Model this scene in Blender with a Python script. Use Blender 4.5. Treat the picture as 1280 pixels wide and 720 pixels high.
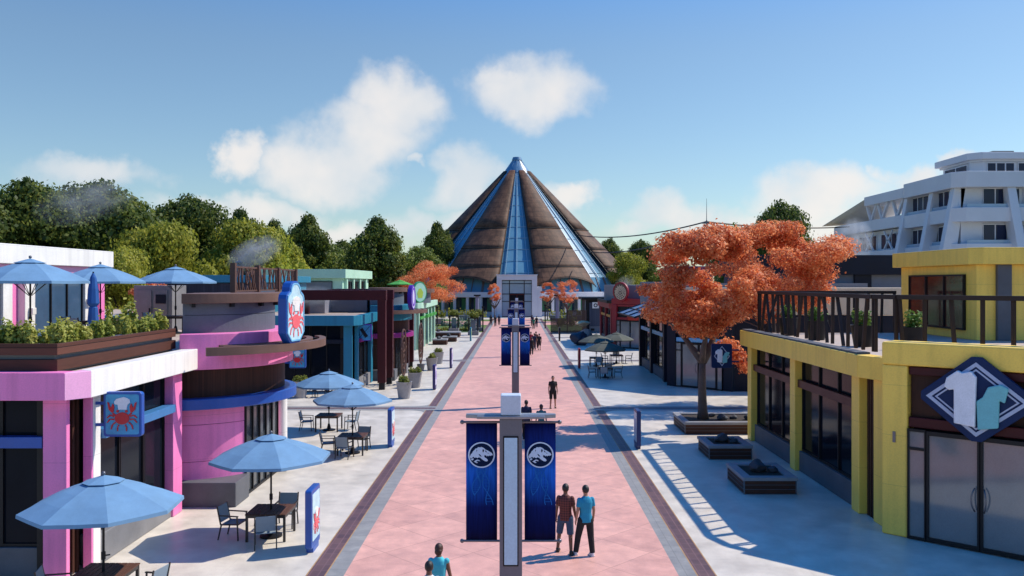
import bpy, bmesh, math, random
import numpy as np
from mathutils import Vector, Matrix
R = math.radians
sc = bpy.context.scene
for o in list(bpy.data.objects): bpy.data.objects.remove(o)
col = sc.collection

# ------------------------------------------------------------------ camera
cam = bpy.data.objects.new('camera', bpy.data.cameras.new('camera'))
col.objects.link(cam); sc.camera = cam
cam.location = (0, 0, 6.9); cam.rotation_euler = (R(90), 0, 0)
cam.data.sensor_width = 36; cam.data.lens = 36 * 1050 / 1280
cam.data.shift_x = -7 / 1280; cam.data.shift_y = -6 / 1280
cam.data.clip_start = 0.1; cam.data.clip_end = 8000

# ------------------------------------------------------------------ world, sun, exposure
SUN_DIR = Vector((0.83, 0.33, 1.0)).normalized()
SUN_EL = math.asin(SUN_DIR.z); SUN_AZ = math.atan2(SUN_DIR.x, SUN_DIR.y)
SKY_STRENGTH = 0.112
wd = bpy.data.worlds.new('World'); sc.world = wd; wd.use_nodes = True
def build_world():
    nt = wd.node_tree; N = nt.nodes; L = nt.links
    for n in list(N): N.remove(n)
    def mth(op, a, b=None, c=None):
        n = N.new('ShaderNodeMath'); n.operation = op
        for i, v in enumerate((a, b, c)):
            if v is None: continue
            if isinstance(v, (int, float)): n.inputs[i].default_value = v
            else: L.new(v, n.inputs[i])
        return n.outputs[0]
    sky = N.new('ShaderNodeTexSky'); sky.sky_type = 'NISHITA'; sky.sun_disc = False
    sky.sun_elevation = SUN_EL; sky.sun_rotation = SUN_AZ
    sky.altitude = 300; sky.air_density = 1.15; sky.dust_density = 0.5; sky.ozone_density = 3.5
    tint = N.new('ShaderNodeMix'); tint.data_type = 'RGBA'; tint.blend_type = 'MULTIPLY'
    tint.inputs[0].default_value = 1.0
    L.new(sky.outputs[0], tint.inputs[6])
    tc = N.new('ShaderNodeTexCoord'); sep = N.new('ShaderNodeSeparateXYZ'); L.new(tc.outputs['Generated'], sep.inputs[0])
    # added tint: sky turned saturated blue towards the zenith to colour the shade
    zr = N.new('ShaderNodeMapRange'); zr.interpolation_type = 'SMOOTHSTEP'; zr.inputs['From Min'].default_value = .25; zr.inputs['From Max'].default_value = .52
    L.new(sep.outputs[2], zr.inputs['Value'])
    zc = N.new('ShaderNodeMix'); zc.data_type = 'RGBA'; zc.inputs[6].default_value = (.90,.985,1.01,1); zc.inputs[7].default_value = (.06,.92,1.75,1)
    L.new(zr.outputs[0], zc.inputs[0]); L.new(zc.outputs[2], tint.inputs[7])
    def noise(scale, detail, rough, off):
        mp = N.new('ShaderNodeMapping'); mp.inputs['Location'].default_value = off
        L.new(tc.outputs['Generated'], mp.inputs[0])
        n = N.new('ShaderNodeTexNoise'); n.inputs['Scale'].default_value = scale
        n.inputs['Detail'].default_value = detail; n.inputs['Roughness'].default_value = rough
        L.new(mp.outputs[0], n.inputs['Vector']); return n.outputs['Fac']
    n1 = noise(14, 7, 0.55, (3, 1, 0)); n2 = noise(14, 7, 0.55, (9, 5, 2)); n3 = noise(7, 4, 0.55, (1, 7, 4))
    az = mth('ADD', mth('ARCTAN2', sep.outputs[0], sep.outputs[1]), mth('MULTIPLY', mth('SUBTRACT', n1, 0.5), 0.13))
    el = mth('ADD', mth('ARCSINE', sep.outputs[2]), mth('MULTIPLY', mth('SUBTRACT', n2, 0.5), 0.09))
    # direction of each cumulus: azimuth, elevation, half sizes (degrees), density
    px = [(665,110,74,40,1),(640,92,45,18,.8),(490,132,62,38,1),(462,168,74,46,1),(408,212,78,44,1),(440,190,60,40,1),(312,200,27,28,1),(515,208,14,12,.8),
          (590,222,52,36,1),(718,246,34,22,.9),(575,280,80,26,.8),(300,275,95,26,.9),(420,296,60,18,.8),(500,290,60,24,.7),
          (110,228,95,26,1),(860,268,70,28,.8),(1020,244,75,34,1),(960,285,120,30,.8),(1140,226,46,20,.9),(1192,196,24,10,.7),(1250,255,70,26,.8),
          (800,285,40,16,.6)]
    tot = None
    for x, y, rx, ry, w in px:
        a = math.atan((x - 647) / 1050); e = math.atan((354 - y) / 1050 * math.cos(a))
        ra = rx / 1050 * math.cos(a) ** 2; re = ry / 1050 * math.cos(a)
        q = mth('ADD', mth('POWER', mth('MULTIPLY', mth('SUBTRACT', az, a), 1 / ra), 2.0),
                mth('POWER', mth('MULTIPLY', mth('SUBTRACT', el, e), 1 / re), 2.0))
        v = mth('SUBTRACT', w * 0.95, q)
        tot = v if tot is None else mth('MAXIMUM', tot, v)
    dens = mth('ADD', tot, mth('MULTIPLY', mth('SUBTRACT', n3, 0.5), 1.2))
    mr = N.new('ShaderNodeMapRange'); mr.interpolation_type = 'SMOOTHSTEP'
    mr.inputs['From Min'].default_value = -0.75; mr.inputs['From Max'].default_value = 1.0
    mr.inputs['To Max'].default_value = 0.88
    L.new(dens, mr.inputs['Value'])
    ramp = N.new('ShaderNodeMix'); ramp.data_type = 'RGBA'
    ramp.inputs[6].default_value = (6.0, 6.3, 6.6, 1); ramp.inputs[7].default_value = (7.6, 7.2, 6.9, 1)
    cl = N.new('ShaderNodeMapRange'); cl.inputs['From Min'].default_value = 0.38; cl.inputs['From Max'].default_value = 0.62
    L.new(n3, cl.inputs['Value']); L.new(cl.outputs[0], ramp.inputs[0])
    mx = N.new('ShaderNodeMix'); mx.data_type = 'RGBA'
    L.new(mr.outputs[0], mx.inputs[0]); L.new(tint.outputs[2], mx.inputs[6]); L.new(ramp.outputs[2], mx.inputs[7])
    bg = N.new('ShaderNodeBackground'); bg.inputs[1].default_value = SKY_STRENGTH
    L.new(mx.outputs[2], bg.inputs[0])
    out = N.new('ShaderNodeOutputWorld'); L.new(bg.outputs[0], out.inputs[0])
build_world()
sl = bpy.data.lights.new('sun', 'SUN'); sl.energy = 4.9; sl.angle = R(0.5); sl.color = (1.0, 0.90, 0.76)
sun = bpy.data.objects.new('sun', sl); col.objects.link(sun)
sun.rotation_euler = (-SUN_DIR).to_track_quat('-Z', 'Y').to_euler()
vs = sc.view_settings
vs.view_transform = 'Standard'; vs.look = 'None'; vs.gamma = 1; vs.exposure = 0.14; vs.use_curve_mapping = False
sc.render.engine = 'CYCLES'

# ------------------------------------------------------------------ materials
MATS = {}
def mat(name, c, rough=0.6, var=0.12, scale=1.5, bump=0.0, bscale=30, spec=0.5, metal=0.0, fine=0.06, trans=0.0, emit=0.0, joint=0.0, streak=0.0):
    if name in MATS: return MATS[name]
    m = bpy.data.materials.new(name); m.use_nodes = True
    nt = m.node_tree; N = nt.nodes; L = nt.links; b = N['Principled BSDF']
    tc = N.new('ShaderNodeTexCoord')
    n1 = N.new('ShaderNodeTexNoise'); n1.inputs['Scale'].default_value = scale; n1.inputs['Detail'].default_value = 6
    n1.inputs['Roughness'].default_value = 0.65
    n2 = N.new('ShaderNodeTexNoise'); n2.inputs['Scale'].default_value = bscale; n2.inputs['Detail'].default_value = 3
    L.new(tc.outputs['Object'], n1.inputs['Vector']); L.new(tc.outputs['Object'], n2.inputs['Vector'])
    r = N.new('ShaderNodeMapRange'); r.inputs['From Min'].default_value = 0.3; r.inputs['From Max'].default_value = 0.7
    r.inputs['To Min'].default_value = 1 - var; r.inputs['To Max'].default_value = 1 + var * 0.6
    L.new(n1.outputs['Fac'], r.inputs['Value'])
    r2 = N.new('ShaderNodeMapRange'); r2.inputs['From Min'].default_value = 0.3; r2.inputs['From Max'].default_value = 0.7
    r2.inputs['To Min'].default_value = 1 - fine; r2.inputs['To Max'].default_value = 1 + fine
    L.new(n2.outputs['Fac'], r2.inputs['Value'])
    mu = N.new('ShaderNodeMath'); mu.operation = 'MULTIPLY'; L.new(r.outputs[0], mu.inputs[0]); L.new(r2.outputs[0], mu.inputs[1])
    if streak or joint:
        mp = N.new('ShaderNodeMapping'); mp.inputs['Scale'].default_value = (5,5,.35); L.new(tc.outputs['Object'], mp.inputs[0])
        n3 = N.new('ShaderNodeTexNoise'); n3.inputs['Scale'].default_value = 1.0; n3.inputs['Detail'].default_value = 5; L.new(mp.outputs[0], n3.inputs['Vector'])
        r3 = N.new('ShaderNodeMapRange'); r3.inputs['From Min'].default_value = .45; r3.inputs['From Max'].default_value = .75
        r3.inputs['To Min'].default_value = 1; r3.inputs['To Max'].default_value = 1-streak; L.new(n3.outputs['Fac'], r3.inputs['Value'])
        m3 = N.new('ShaderNodeMath'); m3.operation = 'MULTIPLY'; L.new(mu.outputs[0], m3.inputs[0]); L.new(r3.outputs[0], m3.inputs[1]); mu = m3
    if joint:                     # fine expansion joints every so many metres of height
        sz = N.new('ShaderNodeSeparateXYZ'); L.new(tc.outputs['Object'], sz.inputs[0])
        dj = N.new('ShaderNodeMath'); dj.operation = 'DIVIDE'; dj.inputs[1].default_value = joint; L.new(sz.outputs[2], dj.inputs[0])
        fj = N.new('ShaderNodeMath'); fj.operation = 'FRACT'; L.new(dj.outputs[0], fj.inputs[0])
        gj = N.new('ShaderNodeMath'); gj.operation = 'GREATER_THAN'; gj.inputs[1].default_value = .016/joint; L.new(fj.outputs[0], gj.inputs[0])
        kj = N.new('ShaderNodeMapRange'); kj.inputs['To Min'].default_value = .78; L.new(gj.outputs[0], kj.inputs['Value'])
        m4 = N.new('ShaderNodeMath'); m4.operation = 'MULTIPLY'; L.new(mu.outputs[0], m4.inputs[0]); L.new(kj.outputs[0], m4.inputs[1]); mu = m4
    vm = N.new('ShaderNodeVectorMath'); vm.operation = 'SCALE'; vm.inputs[0].default_value = c[:3]
    L.new(mu.outputs[0], vm.inputs['Scale']); L.new(vm.outputs[0], b.inputs['Base Color'])
    rr = N.new('ShaderNodeMapRange'); rr.inputs['To Min'].default_value = max(0.02, rough - 0.1); rr.inputs['To Max'].default_value = min(1, rough + 0.1)
    L.new(n1.outputs['Fac'], rr.inputs['Value']); L.new(rr.outputs[0], b.inputs['Roughness'])
    b.inputs['Specular IOR Level'].default_value = spec; b.inputs['Metallic'].default_value = metal
    if bump:
        bp = N.new('ShaderNodeBump'); bp.inputs['Strength'].default_value = bump; bp.inputs['Distance'].default_value = 0.02
        L.new(n2.outputs['Fac'], bp.inputs['Height']); L.new(bp.outputs[0], b.inputs['Normal'])
    if emit:
        L.new(vm.outputs[0], b.inputs['Emission Color']); b.inputs['Emission Strength'].default_value = emit
    if trans:
        t = N.new('ShaderNodeBsdfTranslucent'); mxs = N.new('ShaderNodeMixShader'); mxs.inputs[0].default_value = trans
        L.new(vm.outputs[0], t.inputs[0]); L.new(b.outputs[0], mxs.inputs[1]); L.new(t.outputs[0], mxs.inputs[2])
        L.new(mxs.outputs[0], N['Material Output'].inputs[0])
    MATS[name] = m; return m

def leaf_mat(name, cols, trans=0.35):
    if name in MATS: return MATS[name]
    m = bpy.data.materials.new(name); m.use_nodes = True
    nt = m.node_tree; N = nt.nodes; L = nt.links; b = N['Principled BSDF']
    g = N.new('ShaderNodeNewGeometry'); tc = N.new('ShaderNodeTexCoord')
    n1 = N.new('ShaderNodeTexNoise'); n1.inputs['Scale'].default_value = 0.55; n1.inputs['Detail'].default_value = 3
    L.new(tc.outputs['Object'], n1.inputs['Vector'])
    a = N.new('ShaderNodeMath'); a.operation = 'MULTIPLY_ADD'; a.inputs[1].default_value = 0.55
    L.new(g.outputs['Random Per Island'], a.inputs[0])
    s = N.new('ShaderNodeMapRange'); s.inputs['From Min'].default_value = .35; s.inputs['From Max'].default_value = .65; s.inputs['To Max'].default_value = .45
    L.new(n1.outputs['Fac'], s.inputs['Value']); L.new(s.outputs[0], a.inputs[2])
    cr = N.new('ShaderNodeValToRGB'); L.new(a.outputs[0], cr.inputs[0])
    e = cr.color_ramp.elements
    for i, c in enumerate(cols):
        p = i / (len(cols) - 1)
        if i == 0: el = e[0]
        elif i == len(cols) - 1: el = e[len(e) - 1]
        else: el = e.new(p)
        el.position = p; el.color = (*c, 1)
    L.new(cr.outputs[0], b.inputs['Base Color']); b.inputs['Roughness'].default_value = 0.55
    b.inputs['Specular IOR Level'].default_value = 0.3
    t = N.new('ShaderNodeBsdfTranslucent'); mxs = N.new('ShaderNodeMixShader'); mxs.inputs[0].default_value = trans
    L.new(cr.outputs[0], t.inputs[0]); L.new(b.outputs[0], mxs.inputs[1]); L.new(t.outputs[0], mxs.inputs[2])
    L.new(mxs.outputs[0], N['Material Output'].inputs[0])
    MATS[name] = m; return m

def plank_mat(name, c1, c2, width=0.14, axis='X', rough=0.5):
    """wood boards: colour changes board by board along one object axis, with streaky grain"""
    if name in MATS: return MATS[name]
    m = bpy.data.materials.new(name); m.use_nodes = True
    nt = m.node_tree; N = nt.nodes; L = nt.links; b = N['Principled BSDF']
    tc = N.new('ShaderNodeTexCoord'); sep = N.new('ShaderNodeSeparateXYZ'); L.new(tc.outputs['Object'], sep.inputs[0])
    src = {'X': 0, 'Y': 1, 'Z': 2}
    if axis == 'XY':
        ad = N.new('ShaderNodeMath'); ad.operation = 'ADD'; L.new(sep.outputs[0], ad.inputs[0]); L.new(sep.outputs[1], ad.inputs[1]); v = ad.outputs[0]
    else: v = sep.outputs[src[axis]]
    d = N.new('ShaderNodeMath'); d.operation = 'DIVIDE'; d.inputs[1].default_value = width; L.new(v, d.inputs[0])
    f = N.new('ShaderNodeMath'); f.operation = 'FLOOR'; L.new(d.outputs[0], f.inputs[0])
    fr = N.new('ShaderNodeMath'); fr.operation = 'FRACT'; L.new(d.outputs[0], fr.inputs[0])
    wn = N.new('ShaderNodeTexWhiteNoise'); wn.noise_dimensions = '1D'; L.new(f.outputs[0], wn.inputs['W'])
    mp = N.new('ShaderNodeMapping'); mp.inputs['Scale'].default_value = (18, 18, 1.2) if axis != 'Z' else (1.2, 1.2, 18)
    L.new(tc.outputs['Object'], mp.inputs[0])
    n = N.new('ShaderNodeTexNoise'); n.inputs['Scale'].default_value = 1.5; n.inputs['Detail'].default_value = 6; L.new(mp.outputs[0], n.inputs['Vector'])
    av = N.new('ShaderNodeMath'); av.operation = 'MULTIPLY_ADD'; av.inputs[1].default_value = 0.5
    L.new(wn.outputs['Value'], av.inputs[0]); 
    hn = N.new('ShaderNodeMath'); hn.operation = 'MULTIPLY'; hn.inputs[1].default_value = 0.5; L.new(n.outputs['Fac'], hn.inputs[0]); L.new(hn.outputs[0], av.inputs[2])
    mx = N.new('ShaderNodeMix'); mx.data_type = 'RGBA'; mx.inputs[6].default_value = (*c1, 1); mx.inputs[7].default_value = (*c2, 1)
    L.new(av.outputs[0], mx.inputs[0])
    gp = N.new('ShaderNodeMath'); gp.operation = 'GREATER_THAN'; gp.inputs[1].default_value = 0.07; L.new(fr.outputs[0], gp.inputs[0])
    gk = N.new('ShaderNodeMapRange'); gk.inputs['To Min'].default_value = 0.25; L.new(gp.outputs[0], gk.inputs['Value'])
    vm = N.new('ShaderNodeVectorMath'); vm.operation = 'SCALE'; L.new(mx.outputs[2], vm.inputs[0]); L.new(gk.outputs[0], vm.inputs['Scale'])
    L.new(vm.outputs[0], b.inputs['Base Color']); b.inputs['Roughness'].default_value = rough+.1; b.inputs['Specular IOR Level'].default_value = .22
    bp = N.new('ShaderNodeBump'); bp.inputs['Strength'].default_value = 0.4; bp.inputs['Distance'].default_value = 0.02
    L.new(gp.outputs[0], bp.inputs['Height']); L.new(bp.outputs[0], b.inputs['Normal'])
    MATS[name] = m; return m

# ------------------------------------------------------------------ mesh helpers
class MB:
    def __init__(s): s.bm = bmesh.new()
    def face(s, pts):
        return s.bm.faces.new([s.bm.verts.new(p) for p in pts])
    def hexa(s, p):          # 8 points: bottom 4 ccw, top 4 ccw
        v = [s.bm.verts.new(q) for q in p]
        for f in ((3,2,1,0),(4,5,6,7),(0,1,5,4),(1,2,6,5),(2,3,7,6),(3,0,4,7)): s.bm.faces.new([v[i] for i in f])
        return s
    def box(s, x0, x1, y0, y1, z0, z1):
        return s.hexa([(x0,y0,z0),(x1,y0,z0),(x1,y1,z0),(x0,y1,z0),(x0,y0,z1),(x1,y0,z1),(x1,y1,z1),(x0,y1,z1)])
    def obox(s, O, u, n, u0, u1, d0, d1, z0, z1):     # box in a wall frame: u along the wall, n outwards
        P = lambda a, d, z: (O[0]+u[0]*a+n[0]*d, O[1]+u[1]*a+n[1]*d, z)
        return s.hexa([P(u0,d0,z0),P(u1,d0,z0),P(u1,d1,z0),P(u0,d1,z0),P(u0,d0,z1),P(u1,d0,z1),P(u1,d1,z1),P(u0,d1,z1)])
    def prism(s, poly, z0, z1):
        n = len(poly)
        a = [s.bm.verts.new((p[0],p[1],z0)) for p in poly]; b = [s.bm.verts.new((p[0],p[1],z1)) for p in poly]
        s.bm.faces.new(a[::-1]); s.bm.faces.new(b)
        for i in range(n): s.bm.faces.new((a[i],a[(i+1)%n],b[(i+1)%n],b[i]))
        return s
    def arc(s, c, r0, r1, a0, a1, z0, z1, n=24):      # annular sector; angle from -Y towards +X, degrees
        pt = lambda r, a: (c[0]+r*math.sin(R(a)), c[1]-r*math.cos(R(a)))
        for i in range(n):
            b0 = a0+(a1-a0)*i/n; b1 = a0+(a1-a0)*(i+1)/n
            q = [pt(r0,b0),pt(r1,b0),pt(r1,b1),pt(r0,b1)]
            v = [s.bm.verts.new((*p,z)) for z in (z0,z1) for p in q]
            fs = [(0,1,2,3)[::-1],(4,5,6,7),(1,2,6,5),(3,0,4,7)]
            if i == 0: fs.append((0,1,5,4))
            if i == n-1: fs.append((2,3,7,6))
            for f in fs: s.bm.faces.new([v[k] for k in f])
        bmesh.ops.remove_doubles(s.bm, verts=s.bm.verts, dist=1e-5)
        return s
    def tube(s, p, q, r0, r1=None, n=10, cap=True):
        r1 = r0 if r1 is None else r1
        p = Vector(p); q = Vector(q); d = (q-p).normalized()
        u = d.orthogonal().normalized(); w = d.cross(u)
        A = [s.bm.verts.new(p+(u*math.cos(2*math.pi*i/n)+w*math.sin(2*math.pi*i/n))*r0) for i in range(n)]
        B = [s.bm.verts.new(q+(u*math.cos(2*math.pi*i/n)+w*math.sin(2*math.pi*i/n))*r1) for i in range(n)]
        for i in range(n): s.bm.faces.new((A[i],A[(i+1)%n],B[(i+1)%n],B[i]))
        if cap: s.bm.faces.new(A[::-1]); s.bm.faces.new(B)
        return s
    def bar(s, p, q, w, h=None):                      # square bar between two points
        h = h or w; p = Vector(p); q = Vector(q); d = (q-p).normalized()
        up = Vector((0,0,1)) if abs(d.z) < 0.95 else Vector((0,1,0))
        u = d.cross(up).normalized()*w/2; v = u.normalized().cross(d).normalized()*h/2
        return s.hexa([p-u-v,p+u-v,p+u+v,p-u+v,q-u-v,q+u-v,q+u+v,q-u+v])
    def poly_tube(s, pts, rs, n=8):                   # one smooth swept tube through the points
        pts = [Vector(p) for p in pts]; rings = []; ref = None
        for i, p in enumerate(pts):
            d = (pts[min(i+1,len(pts)-1)]-pts[max(i-1,0)]).normalized()
            if ref is None: ref = d.orthogonal().normalized()
            u = (ref-d*ref.dot(d)).normalized(); w = d.cross(u); ref = u
            rings.append([s.bm.verts.new(p+(u*math.cos(2*math.pi*k/n)+w*math.sin(2*math.pi*k/n))*rs[i]) for k in range(n)])
        for a, b in zip(rings, rings[1:]):
            for k in range(n): s.bm.faces.new((a[k],a[(k+1)%n],b[(k+1)%n],b[k]))
        s.bm.faces.new(rings[0][::-1]); s.bm.faces.new(rings[-1])
        return s
    def lathe(s, c, prof, n=20):
        rings = []
        for r, z in prof:
            rings.append([s.bm.verts.new((c[0]+r*math.cos(2*math.pi*i/n), c[1]+r*math.sin(2*math.pi*i/n), c[2]+z)) for i in range(n)])
        for a, b in zip(rings, rings[1:]):
            for i in range(n): s.bm.faces.new((a[i],a[(i+1)%n],b[(i+1)%n],b[i]))
        s.bm.faces.new(rings[0][::-1]); s.bm.faces.new(rings[-1])
        return s
    def ball(s, c, r, sub=2):
        rx = r if isinstance(r, (tuple, list)) else (r, r, r)
        bmesh.ops.create_icosphere(s.bm, subdivisions=sub, radius=1, matrix=Matrix.Translation(c) @ Matrix.Diagonal((*rx, 1)))
        return s
    def plate(s, pts, O, u, v, d0, d1):               # 2-D outline in frame (u, v), thickness along u x v
        u = Vector(u); v = Vector(v); w = u.cross(v).normalized(); O = Vector(O); n = len(pts)
        area = sum(pts[i][0]*pts[(i+1)%n][1]-pts[(i+1)%n][0]*pts[i][1] for i in range(n))
        if area < 0: pts = pts[::-1]
        a = [s.bm.verts.new(O+u*p[0]+v*p[1]+w*d0) for p in pts]; b = [s.bm.verts.new(O+u*p[0]+v*p[1]+w*d1) for p in pts]
        s.bm.faces.new(a[::-1]); s.bm.faces.new(b)
        for i in range(n): s.bm.faces.new((a[i],a[(i+1)%n],b[(i+1)%n],b[i]))
        return s
    def strip(s, inner, outer, O, u, v, d0, d1):      # closed ring between two outlines with equal point counts
        n = len(inner)
        for i in range(n):
            j = (i+1) % n
            s.plate([inner[i], outer[i], outer[j], inner[j]], O, u, v, d0, d1)
        return s
    def build(s, name, m, parent=None, smooth=False, bevel=0.0, autosmooth=False):
        me = bpy.data.meshes.new(name)
        bmesh.ops.recalc_face_normals(s.bm, faces=s.bm.faces)
        o = bpy.data.objects.new(name, me)
        if parent is not None:
            o.parent = parent; off = OFF.get(parent.name, Vector((0,0,0)))
            bmesh.ops.translate(s.bm, verts=s.bm.verts, vec=-off); OFF[o.name] = off
        s.bm.to_mesh(me); s.bm.free()
        me.materials.append(m); col.objects.link(o)
        if o.name != name and parent is not None: OFF[o.name] = off
        if smooth:
            for p in me.polygons: p.use_smooth = True
            if autosmooth: me.set_sharp_from_angle(angle=R(40))
        if bevel:
            b = o.modifiers.new('bevel', 'BEVEL'); b.width = bevel; b.segments = 2; b.limit_method = 'ANGLE'; b.angle_limit = R(40)
        return o
OFF = {}
def tag(o, label, cat, group=None, kind=None):
    o['label'] = label; o['category'] = cat
    if group: o['group'] = group
    if kind: o['kind'] = kind
    return o
def thing(name, label, cat, loc=(0,0,0), rz=0, group=None):
    """empty at the thing's base; geometry of unrotated things is given in world metres and made local in build()"""
    o = bpy.data.objects.new(name, None); o.empty_display_size = 0.2; col.objects.link(o)
    o.location = loc; o.rotation_euler = (0,0,rz); OFF[o.name] = Vector(loc)
    return tag(o, label, cat, group)
def local(o): OFF[o.name] = Vector((0,0,0)); return o
def copy_tree(o, parent=None):
    c = o.copy(); col.objects.link(c)
    if parent is not None: c.parent = parent
    OFF[c.name] = Vector((0,0,0))
    for ch in o.children: copy_tree(ch, c)
    return c
def place(proto, first, loc, rz, label, group=None, scale=None):
    o = proto if first else copy_tree(proto)
    o.location = loc; o.rotation_euler = (0,0,rz); o['label'] = label
    if group: o['group'] = group
    if scale: o.scale = scale if not isinstance(scale, (int,float)) else (scale,)*3
    return o
def struct(name, mb, m): 
    o = mb.build(name, m); o['kind'] = 'structure'; return o
def stuff(o, label, cat): return tag(o, label, cat, kind='stuff')

# palette
WHITE = mat('white_paint', (.80,.78,.74), .5, .08, .8, .05, streak=.14, joint=1.37)
PINK = mat('pink_paint', (.84,.22,.50), .45, .08, .7, .05, streak=.16, joint=1.37)
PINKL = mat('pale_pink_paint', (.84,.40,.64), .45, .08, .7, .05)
YEL = mat('yellow_paint', (1.0,.66,.11), .45, .10, .6, .06, 25, streak=.13, joint=1.37)
TEAL = mat('teal_paint', (.012,.19,.31), .45, .1, .7, .05, streak=.2, joint=1.37)
GRN = mat('sage_green_paint', (.42,.66,.50), .5, .1, .7, .05)
REDP = mat('red_paint', (.27,.010,.022), .45, .12, .8, .04)
NAVY = mat('navy_paint', (.010,.013,.026), .45, .15, .8, .03, spec=.2)
BLUEP = mat('blue_paint', (.015,.08,.36), .35, .1, 1, .02)
SKYB = mat('light_blue_paint', (.18,.46,.70), .4, .1, 1, .02)
CONC = mat('grey_concrete', (.20,.20,.21), .7, .2, 1.2, .25, 40)
CONCD = mat('dark_concrete', (.10,.105,.12), .65, .22, 1.2, .2, 40)
DRUM = mat('grey_drum_panel', (.105,.125,.155), .5, .16, .8, .1, 20)
WOOD = plank_mat('dark_wood', (.05,.018,.012), (.15,.06,.035), .14, 'Z')
SLAT = plank_mat('dark_slats', (.022,.010,.008), (.075,.030,.020), .11, 'XY')
RIMW = mat('rim_wood', (.15,.085,.065), .6, .2, 1.2, .1, 30, spec=.3)
MAROON = mat('maroon_steel', (.055,.005,.009), .4, .12, 1, .02, spec=.25)
BLACK = mat('black_metal', (.011,.011,.013), .45, .1, 2, .02, spec=.25)
GLASS = mat('dark_glass', (.008,.011,.018), .08, .3, .5, 0, spec=.08)
GLASSB = mat('blue_glass', (.05,.10,.17), .08, .3, .4, 0, spec=.9)
GLASSG = mat('grey_glass', (.17,.18,.19), .05, .2, .5, 0, spec=1.0)
STEEL = mat('grey_steel', (.16,.16,.18), .35, .12, 2, .03, metal=.6)
TILE = mat('terrace_tile', (.45,.36,.30), .7, .15, 1.5, .1)
SOIL = mat('dark_soil', (.03,.022,.016), .9, .3, 6, .5)
# ------------------------------------------------------------------ the ground
def paving_mat(name, c1, c2, tile, rot, joint, rough, jdark=0.8, mott=2.0, spec=0.5, patch=None):
    m = bpy.data.materials.new(name); m.use_nodes = True
    nt = m.node_tree; N = nt.nodes; L = nt.links; b = N['Principled BSDF']
    tc = N.new('ShaderNodeTexCoord'); mp = N.new('ShaderNodeMapping'); mp.inputs['Rotation'].default_value = (0,0,rot)
    L.new(tc.outputs['Object'], mp.inputs[0])
    br = N.new('ShaderNodeTexBrick'); br.offset = 0.0; br.inputs['Scale'].default_value = 1
    br.inputs['Brick Width'].default_value = tile[0]; br.inputs['Row Height'].default_value = tile[1]
    br.inputs['Mortar Size'].default_value = joint; br.inputs['Mortar Smooth'].default_value = 0.3
    br.inputs['Color1'].default_value = (*c1,1); br.inputs['Color2'].default_value = (*c2,1)
    br.inputs['Mortar'].default_value = (*[x*jdark for x in c1],1); br.inputs['Bias'].default_value = 0
    L.new(mp.outputs[0], br.inputs['Vector'])
    def nz(scale, det, lo, hi):
        n = N.new('ShaderNodeTexNoise'); n.inputs['Scale'].default_value = scale; n.inputs['Detail'].default_value = det; n.inputs['Roughness'].default_value = .65
        L.new(tc.outputs['Object'], n.inputs['Vector'])
        r = N.new('ShaderNodeMapRange'); r.inputs['From Min'].default_value = .3; r.inputs['From Max'].default_value = .7
        r.inputs['To Min'].default_value = lo; r.inputs['To Max'].default_value = hi; L.new(n.outputs['Fac'], r.inputs['Value']); return r.outputs[0], n
    a, na = nz(mott, 8, .80, 1.14); c, nc = nz(.35, 4, .9, 1.06); f, nf = nz(45, 3, .9, 1.08)
    m1 = N.new('ShaderNodeMath'); m1.operation = 'MULTIPLY'; L.new(a, m1.inputs[0]); L.new(c, m1.inputs[1])
    m2 = N.new('ShaderNodeMath'); m2.operation = 'MULTIPLY'; L.new(m1.outputs[0], m2.inputs[0]); L.new(f, m2.inputs[1])
    v = N.new('ShaderNodeVectorMath'); v.operation = 'SCALE'; L.new(br.outputs['Color'], v.inputs[0]); L.new(m2.outputs[0], v.inputs['Scale'])
    L.new(v.outputs[0], b.inputs['Base Color'])
    rr = N.new('ShaderNodeMapRange'); rr.inputs['From Min'].default_value=.3; rr.inputs['From Max'].default_value=.7
    rr.inputs['To Min'].default_value = rough-.06; rr.inputs['To Max'].default_value = rough+.12
    L.new(na.outputs['Fac'], rr.inputs['Value']); L.new(rr.outputs[0], b.inputs['Roughness'])
    b.inputs['Specular IOR Level'].default_value = spec
    bp = N.new('ShaderNodeBump'); bp.inputs['Strength'].default_value = .12; bp.inputs['Distance'].default_value = .01
    L.new(nf.outputs['Fac'], bp.inputs['Height']); L.new(bp.outputs[0], b.inputs['Normal'])
    MATS[name] = m; return m
PATHM = paving_mat('pink_paving', (.72,.385,.31), (.63,.33,.27), (1.6,1.6), R(45), .014, .5, .66, 1.8)
PLAZAM = paving_mat('cream_concrete', (.66,.605,.52), (.645,.59,.51), (7,7), 0, .006, .36, .85, 1.2, .5)
GREYB = paving_mat('grey_band_paving', (.27,.27,.265), (.25,.25,.25), (.8,.45), 0, .01, .6, .7, 3)
BRICKB = paving_mat('dark_brick_paving', (.13,.068,.072), (.085,.045,.055), (.205,.42), 0, .014, .55, 1.5, 4)
LINEM = mat('ochre_line_stone', (.42,.24,.10), .6, .2, 3)
GRASSM = mat('grass_ground', (.10,.16,.03), .9, .35, .7, .6, 60, fine=.3)
FARM = mat('far_ground', (.05,.08,.025), .95, .3, .02, 0)

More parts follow.
